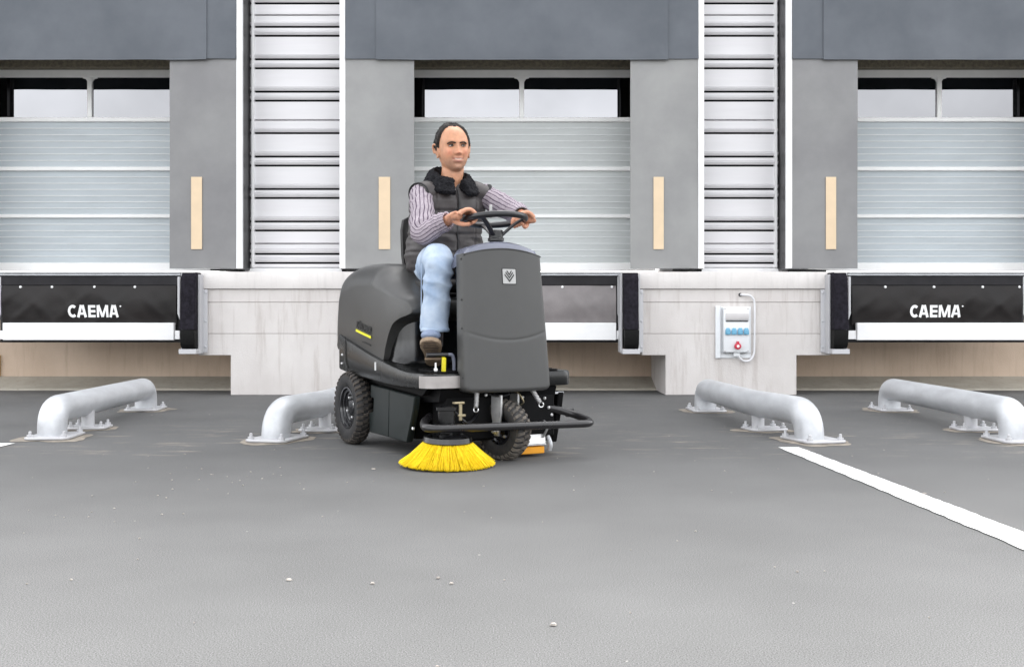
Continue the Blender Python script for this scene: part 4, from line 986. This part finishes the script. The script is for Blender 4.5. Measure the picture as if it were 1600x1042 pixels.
bd.tube([(-.63, -.03, .97), HPR, KNR, ANR, ANR + Vector((.0, 0, -.04))], [.07, .06, .048, .035, .03], 14); bd.tube([(-.63, -.03, .97), HPL, KNL, ANL, ANL + Vector((0, 0, -.04))], [.07, .06, .048, .035, .03], 14)
# hands closed on the wheel rim: palm outside and above, four fingers over the top and under, thumb along the rim
def hand(a, wrist, sgn):
    c = rimp(a); o_ = (fx * math.cos(a) + fy * math.sin(a)); t_ = (-fx * math.sin(a) + fy * math.cos(a)) * sgn; u_ = nrm
    # t_ points forward along the rim (away from the driver)
    KH = 1.13
    def q(t, o, u): return c + (t_ * t + o_ * o + u_ * u) * KH
    ks = [(.044, .0), (.021, .004), (-.002, .003), (-.024, -.003)]           # index (front) .. little
    pc = q(-.004, .050, .010)
    bd.tube([wrist, wrist * .55 + q(-.02, .055, .012) * .45, q(-.008, .050, .014), q(.006, .036, .022)], [(.023, .028), (.024, .034), (.020, .044), (.012, .042)], 16)
    bd.ball(pc, (.034, .034, .020), 14, 8)
    for i, (s, e) in enumerate(ks):
        L = (1., 1.06, 1.0, .85)[i]
        pts = [q(s * .9, .048, .012), q(s, .026 + e, .029), q(s + .001, -.003, .033 + .2 * e), q(s, -.026 * L, .014), q(s - .002, -.027, -.010), q(s - .003, -.012 * L, -.026)]
        bd.tube(smooth_path(pts, 4), [.0118] * 4 + [.0114] * 4 + [.0108] * 4 + [.0100] * 4 + [.0092] * 4 + [.0075], 10)
    th_ = [q(-.030, .052, .0), q(-.010, .036, -.018), q(.012, .014, -.027), q(.032, -.004, -.027)]
    bd.tube(smooth_path(th_, 5), [.014] * 5 + [.0125] * 5 + [.011] * 5 + [.008], 10)
AR, AL = R(-97), R(93)
hand(AR, WRR, 1); hand(AL, WRL, -1)
me = melt(bd, .0034, 3, .45)
P = get_co(me); Hh = P @ HI[:3, :3].T + HI[:3, 3]; X, Y, Z = Hh[:, 0], Hh[:, 1], Hh[:, 2]
n_ = len(P); tone = np.tile(np.array([.52, .262, .155]), (n_, 1))
def mixc(c, w_):
    global tone
    w_ = np.clip(w_, 0, 1)[:, None]; tone = tone * (1 - w_) + np.array(c) * w_
isf = (X > .03) * (np.abs(Z) < .14) * (np.abs(Y) < .09)
mixc((.58, .22, .14), isf * (.6 * G(Z, -.03, .022) * G(np.abs(Y), .044, .02) + .6 * G(Z, -.035, .014) * G(Y, 0, .016)))
mixc((.36, .215, .155), isf * .6 * np.clip((-.048 - Z) / .03, 0, 1) * np.clip((Z + .138) / .02, 0, 1))                                  # beard shadow
mixc((.50, .20, .165), isf * (np.clip(G(Z, -.0595, .004) + G(Z, -.0755, .0055), 0, 1)) * G(Y, 0, .022) * .8)
smile = G(Z + .0670 - .35 * np.abs(Y) ** 1.15, 0, .0034) * (np.abs(Y) < .030)
mixc((.24, .08, .07), isf * smile * .9 * np.clip((np.abs(Y) - .016) / .006, 0, 1)); mixc((.58, .47, .40), isf * smile * np.clip((.019 - np.abs(Y)) / .004, 0, 1))
mixc((.30, .135, .085), isf * .45 * G(np.abs(Y) - (.0265 + .22 * np.clip(-.042 - Z, 0, .05)), 0, .003) * G(Z, -.055, .016))  # shade of the folds beside the mouth, painted into the skin tone
mixc((.30, .16, .11), isf * .7 * G(Z, .008, .009) * G(np.abs(Y), .032, .015))
mixc((.62, .30, .20), (1 - isf) * .5 * ((P[:, 0] > -.25)))
mixc((.30, .14, .09), .5 * np.array([nz(*(p * 45)) > .38 for p in P[:, :3]]) * (P[:, 0] > -.25) * (1 - isf) * .3)
tone *= (1 + .16 * np.array([nz(*(p * 38)) + .6 * nz(*(p * 90)) for p in P]))[:, None]
at = me.color_attributes.new('tone', 'FLOAT_COLOR', 'POINT'); at.data.foreach_set('color', np.concatenate([tone, np.ones((n_, 1))], 1).astype(np.float32).ravel())
me.materials.clear()
body = link(me, 'body', 'skin', pr, True, 180, fixn=False)

# ---- eyes, brows
for s in (-1, 1):
    m = MB(); m.ball(HM @ Vector((.0770, s * .0325, .0050)), (.0115, .0125, .0058), 14, 10); ey = pp(m, 'eye', 'eye_white')
    m = MB(); m.ball(HM @ Vector((.0860, s * .0325 + .003, .0050)), (.0035, .0056, .0050), 12, 8); pp(m, 'iris', 'iris', ey)
    m = MB(); m.tube(smooth_path([HM @ Vector((x, s * y, z)) for x, y, z in ((.097, .012, .0165), (.098, .025, .0205), (.091, .040, .0205), (.078, .052, .0145))], 5), [(.0032, .0044)] * 15 + [(.001, .0015)], 8); pp(m, 'eyebrow', 'hair')
    m = MB(); m.tube(smooth_path([HM @ Vector((x, s * y, z)) for x, y, z in ((.084, .020, .0050), (.090, .030, .0100), (.082, .0445, .0060))], 5), .0022, 6); pp(m, 'eyelid', 'hair')

# ---- hair: a shell over the skull with a receding hairline, dipping under the skin outside the mask
D = head_dirs(140, 100); Hp = head_points(D)
az_ = np.degrees(np.arctan2(np.abs(D[:, 1]), D[:, 0])); el_ = np.degrees(np.arcsin(D[:, 2]))
nzv_ = np.array([nz(d[0] * 9, d[1] * 9, d[2] * 5) for d in D]); fine = np.array([nz(d[0] * 40, d[1] * 40, d[2] * 10) for d in D])
lim = np.interp(az_, [0, 18, 35, 52, 66, 80, 92, 100, 112, 140, 180], [58, 60, 60, 52, 32, 4, -12, 4, 12, -10, -18])   # lowest elevation that carries hair
mask = 1 / (1 + np.exp(-(el_ - lim + 8 * nzv_ + 5 * fine) / 2.6))
rad = Hp / np.linalg.norm(Hp, axis=1)[:, None]
thick = np.interp(az_, [0, 40, 70, 180], [.004, .0045, .014, .015])
Hh_ = Hp + rad * ((mask * (thick + .0025 * fine + .003 * nzv_)) - (1 - mask) * .012)[:, None]
Hh_ = to_body(Hh_)
m = MB(); m.loft([Hh_[j * 140:(j + 1) * 140].tolist() for j in range(100)])
rh = random.Random(11); idx = np.nonzero(mask > .45)[0]                    # loose strands combed back over the shell
for _ in range(2600):
    i = rh.choice(idx); p0 = Vector(Hh_[i]); dv = D[i]; tb = Vector((-1, 0, -.15)); nn = Vector(rad[i]); tb = (tb - nn * tb.dot(nn)); tb = tb.normalized() + Vector((rh.gauss(0, .15), rh.gauss(0, .15), rh.gauss(0, .15)))
    if az_[i] > 55 and el_[i] < 35: tb = Vector((-.55, 0, -.8)) + Vector((rh.gauss(0, .12), rh.gauss(0, .12), rh.gauss(0, .12)))
    Rm = HM.to_3x3(); tb = Rm @ tb; nn = Rm @ nn; L_ = rh.uniform(.012, .026) if el_[i] > 15 else .009
    m.tube([p0 - nn * .002, p0 + tb * L_ * .5 + nn * .0022, p0 + tb * L_ + nn * .0005], [.0009, .0009, .0004], 3, caps=False)
pp(m, 'hair', 'hair', fixn=False)

# ---- sleeves
def limb(ctrl, radii, n, per=10, seed=0, amp=.004, ring_amp=.004, flat=None):
    """tube through control points with interpolated radii, cloth folds across and along, u,v coordinates"""
    C = smooth_path(ctrl, per); k = len(C); rr = np.interp(np.linspace(0, len(ctrl) - 1, k), range(len(ctrl)), radii)
    T = [(C[min(i + 1, k - 1)] - C[max(i - 1, 0)]).normalized() for i in range(k)]
    nv = (Vector((0, 0, 1)) - T[0] * T[0].z).normalized(); rings = []
    for i in range(k):
        nv = (nv - T[i] * nv.dot(T[i])).normalized(); bv = T[i].cross(nv); ring = []
        for j in range(n):
            a = 2 * math.pi * j / n; d = nv * math.cos(a) + bv * math.sin(a); p = C[i] + d * rr[i]
            e = amp * 2 * nz(p.x * 11 + seed, p.y * 11, p.z * 11) + ring_amp * nz(i * .55 + 1.5 * math.sin(a + seed) , seed * 3.1, .3 * math.cos(a))
            ring.append(p + d * e)
        rings.append(ring)
    return rings
def sleeve(sh, el_, wr, seed, name):
    up_ = sh + (sh - el_) * .12; mid = el_ + (el_ - (sh + wr) * .5) * .05
    rings = limb([up_, sh, sh * .5 + el_ * .5, mid, el_ * .45 + wr * .55, wr * .96 + el_ * .04], [.050, .062, .064, .060, .052, .045], 40, 12, seed, .003, .0085)
    e = rings[-1]; c = sum(e, Vector()) / len(e)
    rings += [[c + (p - c) * 1.04 + (wr - el_).normalized() * .004 for p in e], [c + (p - c) * .80 + (wr - el_).normalized() * .002 for p in e], [c + (p - c) * .75 - (wr - el_).normalized() * .03 for p in e]]
    m = MB(); m.loft(rings, caps=False, uv=True); return pp(m, name, 'sweater', sharp=180)
sleeve(SHR, ELR, WRR, 3, 'sweater_sleeve'); sleeve(SHL, ELL, WRL, 9, 'sweater_sleeve')
d = (WRL - ELL).normalized(); c = WRL - d * .006
m = MB(); u = d.orthogonal().normalized(); v_ = d.cross(u); m.tube([c + (u * math.cos(t) + v_ * math.sin(t)) * .0345 for t in np.linspace(0, 2 * math.pi, 28)[:-1]], [(.004, .010)] * 27, 8, closed=True); pp(m, 'watch_strap', 'watch')

# ---- jeans: two legs and a seat melted into one, then folded
j = MB()
for hp_, kn, an, sd_ in ((HPR, KNR, ANR, 2), (HPL, KNL, ANL, 8)):
    j.loft(limb([hp_ + Vector((-.05, 0, -.01)), hp_, hp_ * .5 + kn * .5 + Vector((0, 0, .012)), kn + Vector((.006, 0, .0)), kn * .5 + an * .5 + Vector((.008, 0, .02)), an + Vector((.004, 0, .085)), an + Vector((.004, 0, .050))], [.090, .094, .085, .077, .069, .067, .070], 36, 8, sd_, .003, .004))
j.ball((-.64, -.03, .985), (.14, .19, .085), 20, 12)
me = melt(j, .006, 10); P = get_co(me); Nn = get_no(me)
e = np.zeros(len(P))
for i, p in enumerate(P):
    x, y, z = p
    rdg = 1 - 2 * abs(nz(x * 7 + 5, y * 9 + 2 * z, z * 13 + 7 * x + 5 * y)); kb = math.exp(-((z - .93) / .10) ** 2)
    e[i] = .006 * nz(x * 8, y * 8, z * 4) + .008 * (rdg - .5) * (.45 + .9 * kb) + .005 * nz(x * 30 + 2, y * 10 + 15 * z, z * 6) * (1 if z > .95 else .3) + .003 * nz(x * 20, y * 24, z * 9)
set_co(me, P + Nn * e[:, None]); me.materials.clear(); jeans = link(me, 'jeans', 'denim', pr, True, 180, fixn=False)
for an in (ANR, ANL):
    m = MB(); c = an + Vector((.004, 0, .050)); m.tube([c + Vector((.0705 * math.cos(t), .0705 * math.sin(t), .002 * math.sin(3 * t))) for t in np.linspace(0, 2 * math.pi, 40)[:-1]], [(.010, .0035)] * 39, 8, closed=True); pp(m, 'trouser_hem', 'denim', jeans)
    m = MB(); m.tube([an + Vector((.004 + .0695 * math.cos(a_), .0695 * math.sin(a_), .055 + (z_) )) for z_, a_ in zip(np.linspace(0, .33, 20), np.linspace(R(-110), R(-105), 20))], .0026, 5); pp(m, 'trouser_seam', 'denim', jeans)

# ---- boots
def boot(an, toe_dir, pitch, seed):
    """heel under the ankle, toe raised by pitch"""
    B = Matrix.Translation(an) @ Matrix.Rotation(toe_dir, 4, 'Z') @ Matrix.Rotation(-pitch, 4, 'Y')
    sec = [(-.080, .020, .030, -.040), (-.072, .034, .060, -.030), (-.045, .039, .085, -.01), (0, .040, .098, .005), (.05, .042, .080, -.012), (.10, .047, .058, -.030), (.14, .049, .048, -.038), (.175, .044, .038, -.043), (.195, .030, .026, -.048), (.204, .012, .012, -.05)]
    rings = []
    for x, w_, h, zc in sec:
        ring = []
        for k in range(24):
            a = 2 * math.pi * k / 24; zz = math.sin(a) * h * .62
            ring.append(B @ Vector((x, w_ * math.cos(a), max(zc + zz, -.072))))
        rings.append(ring)
    m = MB(); m.loft(rings); m.tube([B @ Vector((-.02, 0, -.02)), an + Vector((-.0, 0, .02)), an + Vector((0, 0, .07))], [.047, .048, .050], 20)
    b = pp(m, 'boot', 'boot_leather')
    out = [(-.086, -.026), (-.06, -.041), (0, -.042), (.05, -.044), (.11, -.053), (.16, -.052), (.19, -.040), (.207, -.016)]; out = out + [(x, -y) for x, y in out[::-1]]
    m = MB(); m.prism(out, -.092, -.070, 'z', .004, 2); m.prism([(x, y) for x, y in out if x < .02] , -.104, -.0925, 'z', .003, 1); m.v = [tuple(B @ Vector(p)) for p in m.v]; so = pp(m, 'sole', 'boot_sole', b, sharp=35)
    for i in range(7):
        m = MB(); x = .06 + i * .02; m.box(x, x + .005, -.040 + .004 * abs(i - 3), .040 - .004 * abs(i - 3), -.0935, -.0905); m.v = [tuple(B @ Vector(p)) for p in m.v]; pp(m, 'sole_groove', 'boot_leather', so)
    m = MB()
    rt = [[B @ (Vector((x, (w_ + .0022) * math.cos(a), max(zc + math.sin(a) * (h * .62 + .0022), -.0725)))) for a in np.linspace(0, 2 * math.pi, 25)[:-1]] for x, w_, h, zc in ((.158, .047, .043, -.0405), (.175, .044, .038, -.043), (.195, .030, .026, -.048), (.2045, .012, .012, -.05))]
    m.loft(rt); pp(m, 'toe_cap', 'boot_toe', b)
    for i in range(4):
        x = .105 - i * .03; z = -.006 + .0 + i * .022
        for s in (-1, 1):
            m = MB(); m.ball(B @ Vector((x, s * .016, z + .004)), .0045, 8, 6); pp(m, 'eyelet', 'lace', b)
        m = MB(); m.tube([B @ Vector((x, -.018, z + .004)), B @ Vector((x - .006, 0, z + .011)), B @ Vector((x - .010, .018, z + .010))], .0028, 6); pp(m, 'lace', 'boot_leather', b)
boot(ANR + Vector((-.01, .0, -.005)), R(-30), R(25), 1); boot(ANL, R(8), R(5), 5)

# ---- quilted vest: torso and shoulders melted, quilting and folds pressed in
v = MB(); rings = []
for z, cx, hd, hw, cy in ((.945, -.625, .145, .175, -.03), (.985, -.625, .168, .205, -.03), (1.05, -.625, .172, .212, -.03), (1.12, -.62, .160, .200, -.03), (1.20, -.605, .150, .198, -.03), (1.28, -.59, .144, .208, -.03), (1.34, -.575, .128, .216, -.028), (1.385, -.570, .104, .200, -.026), (1.415, -.565, .080, .160, -.025), (1.432, -.560, .066, .110, -.025), (1.44, -.555, .05, .06, -.025)):
    rings.append([Vector((cx + hd * math.copysign(abs(math.cos(a)) ** .8, math.cos(a)), cy + hw * math.copysign(abs(math.sin(a)) ** .8, math.sin(a)), z)) for a in np.linspace(0, 2 * math.pi, 49)[:-1]])
v.loft(rings)
for sh, el2, s in ((SHR, ELR, -1), (SHL, ELL, 1)):
    v.tube([sh + Vector((-.005, -s * .11, .016)), sh + Vector((-.003, -s * .04, .008)), sh + Vector((.004, s * .008, -.006))], [(.058, .080), (.060, .078), (.060, .074)], 24)
me = melt(v, .0055, 3); P = get_co(me); Nn = get_no(me); e = np.zeros(len(P))
cy0 = -.03
for i, p in enumerate(P):
    x, y, z = p; front = 1. if x > -.58 else 0.
    lowf = min(1, max(0, (1.22 - z) / .1))
    e[i] = .006 * nz(x * 7, y * 7, z * 7) + lowf * (.012 * nz(x * 6 + y * 9, y * 3 + 2, z * 22 + y * 7) + .005 * nz(x * 15, y * 15, z * 40)) + (1 - lowf) * (.006 * nz(x * 5, y * 13 + z * 4, z * 9 + y * 4))
    for zk in (1.275, 1.155, 1.06): e[i] += .002 - .0075 * math.exp(-((z - zk - .02 * nz(y * 3, zk)) / .008) ** 2)
    if front: e[i] -= .010 * math.exp(-((y - cy0) / .007) ** 2)
    if front and z > 1.0:
        for yk in (.085, -.145): e[i] -= .006 * math.exp(-((y - yk) / .007) ** 2)
set_co(me, P + Nn * e[:, None]); me.materials.clear(); vest = link(me, 'vest', 'vest_cloth', pr, True, 180, fixn=False)
# arm openings: bound edge, the right one standing off and showing black lining
for sh, el2, s, fl in ((SHR, ELR, -1, 1.12), (SHL, ELL, 1, 1.0)):
    dd = Vector((.30, s * .92, -.30)).normalized(); u = (Vector((0, 0, 1)) - dd * dd.z).normalized(); v_ = dd.cross(u); c = sh + dd * .010 + Vector((0, 0, -.006))
    m = MB(); m.tube([c + u * (.068 * math.cos(t)) + v_ * (.078 * math.sin(t)) + dd * (.022 * max(0, -math.cos(t - .6)) if s < 0 else 0) for t in np.linspace(0, 2 * math.pi, 41)[:-1]], [(.006, .012)] * 40, 10, closed=True); pp(m, 'armhole_binding', 'vest_lining', vest)
# zip
zp = []
for z in np.linspace(1.405, .99, 40):
    hd = np.interp(z, [.985, 1.05, 1.12, 1.20, 1.28, 1.34, 1.385, 1.42], [.168, .172, .160, .150, .144, .134, .118, .098]); cx = np.interp(z, [.985, 1.12, 1.20, 1.28, 1.34, 1.385, 1.42], [-.625, -.62, -.605, -.59, -.575, -.565, -.56]); zp.append((cx + hd + .001, cy0 + .004 * math.sin(z * 30), z))
m = MB(); m.tube(zp, [(.0055, .004)] * 40, 8); pp(m, 'zip', 'zip', vest)
# sweater neck showing in the collar opening
m = MB(); m.loft([[Vector((cx + rx * math.cos(a), -.03 + ry * math.sin(a), z + .035 * -math.cos(a))) for a in np.linspace(0, 2 * math.pi, 33)[:-1]] for cx, rx, ry, z in ((-.555, .085, .095, 1.395), (-.55, .074, .080, 1.425), (-.548, .066, .070, 1.440), (-.548, .058, .062, 1.436))], caps=False, uv=True); pp(m, 'sweater_neck', 'sweater')
# black fleece collar: stands at the nape, folds over, opens to points in front
cr_ = []
for k in range(49):
    a = R(15) + (R(360 - 15) - R(15)) * k / 48; fo = (1 + math.cos(a)) / 2       # 1 at the front
    ca, sa = math.cos(a), math.sin(a); c = Vector((-.552, -.03, 0))
    hi_ = 1.545 - .088 * fo ** 1.2; prof = [(.068 + .004 * fo, 1.43 - .02 * fo), (.072 + .012 * fo, hi_ - .02), (.082 + .020 * fo, hi_), (.102 + .024 * fo, hi_ - .014), (.128 + .034 * fo, hi_ - .056 - .012 * fo), (.140 + .036 * fo ** 2, 1.428 - .052 * fo), (.122 + .030 * fo, 1.412 - .052 * fo), (.088 + .01 * fo, 1.41 - .02 * fo)]
    cr_.append([c + Vector((r_ * ca * (1.0), r_ * sa * 1.0, z)) for r_, z in prof])
m = MB(); m.loft(cr_); me = melt(m, .004, 1); P = get_co(me); Nn = get_no(me)
e = np.array([.006 * nz(*(p * 55)) + .004 * nz(*(p * 120)) + .004 * nz(*(p * 20)) for p in P]); set_co(me, P + Nn * e[:, None]); me.materials.clear(); link(me, 'collar', 'fleece', pr, True, 180, fixn=False)
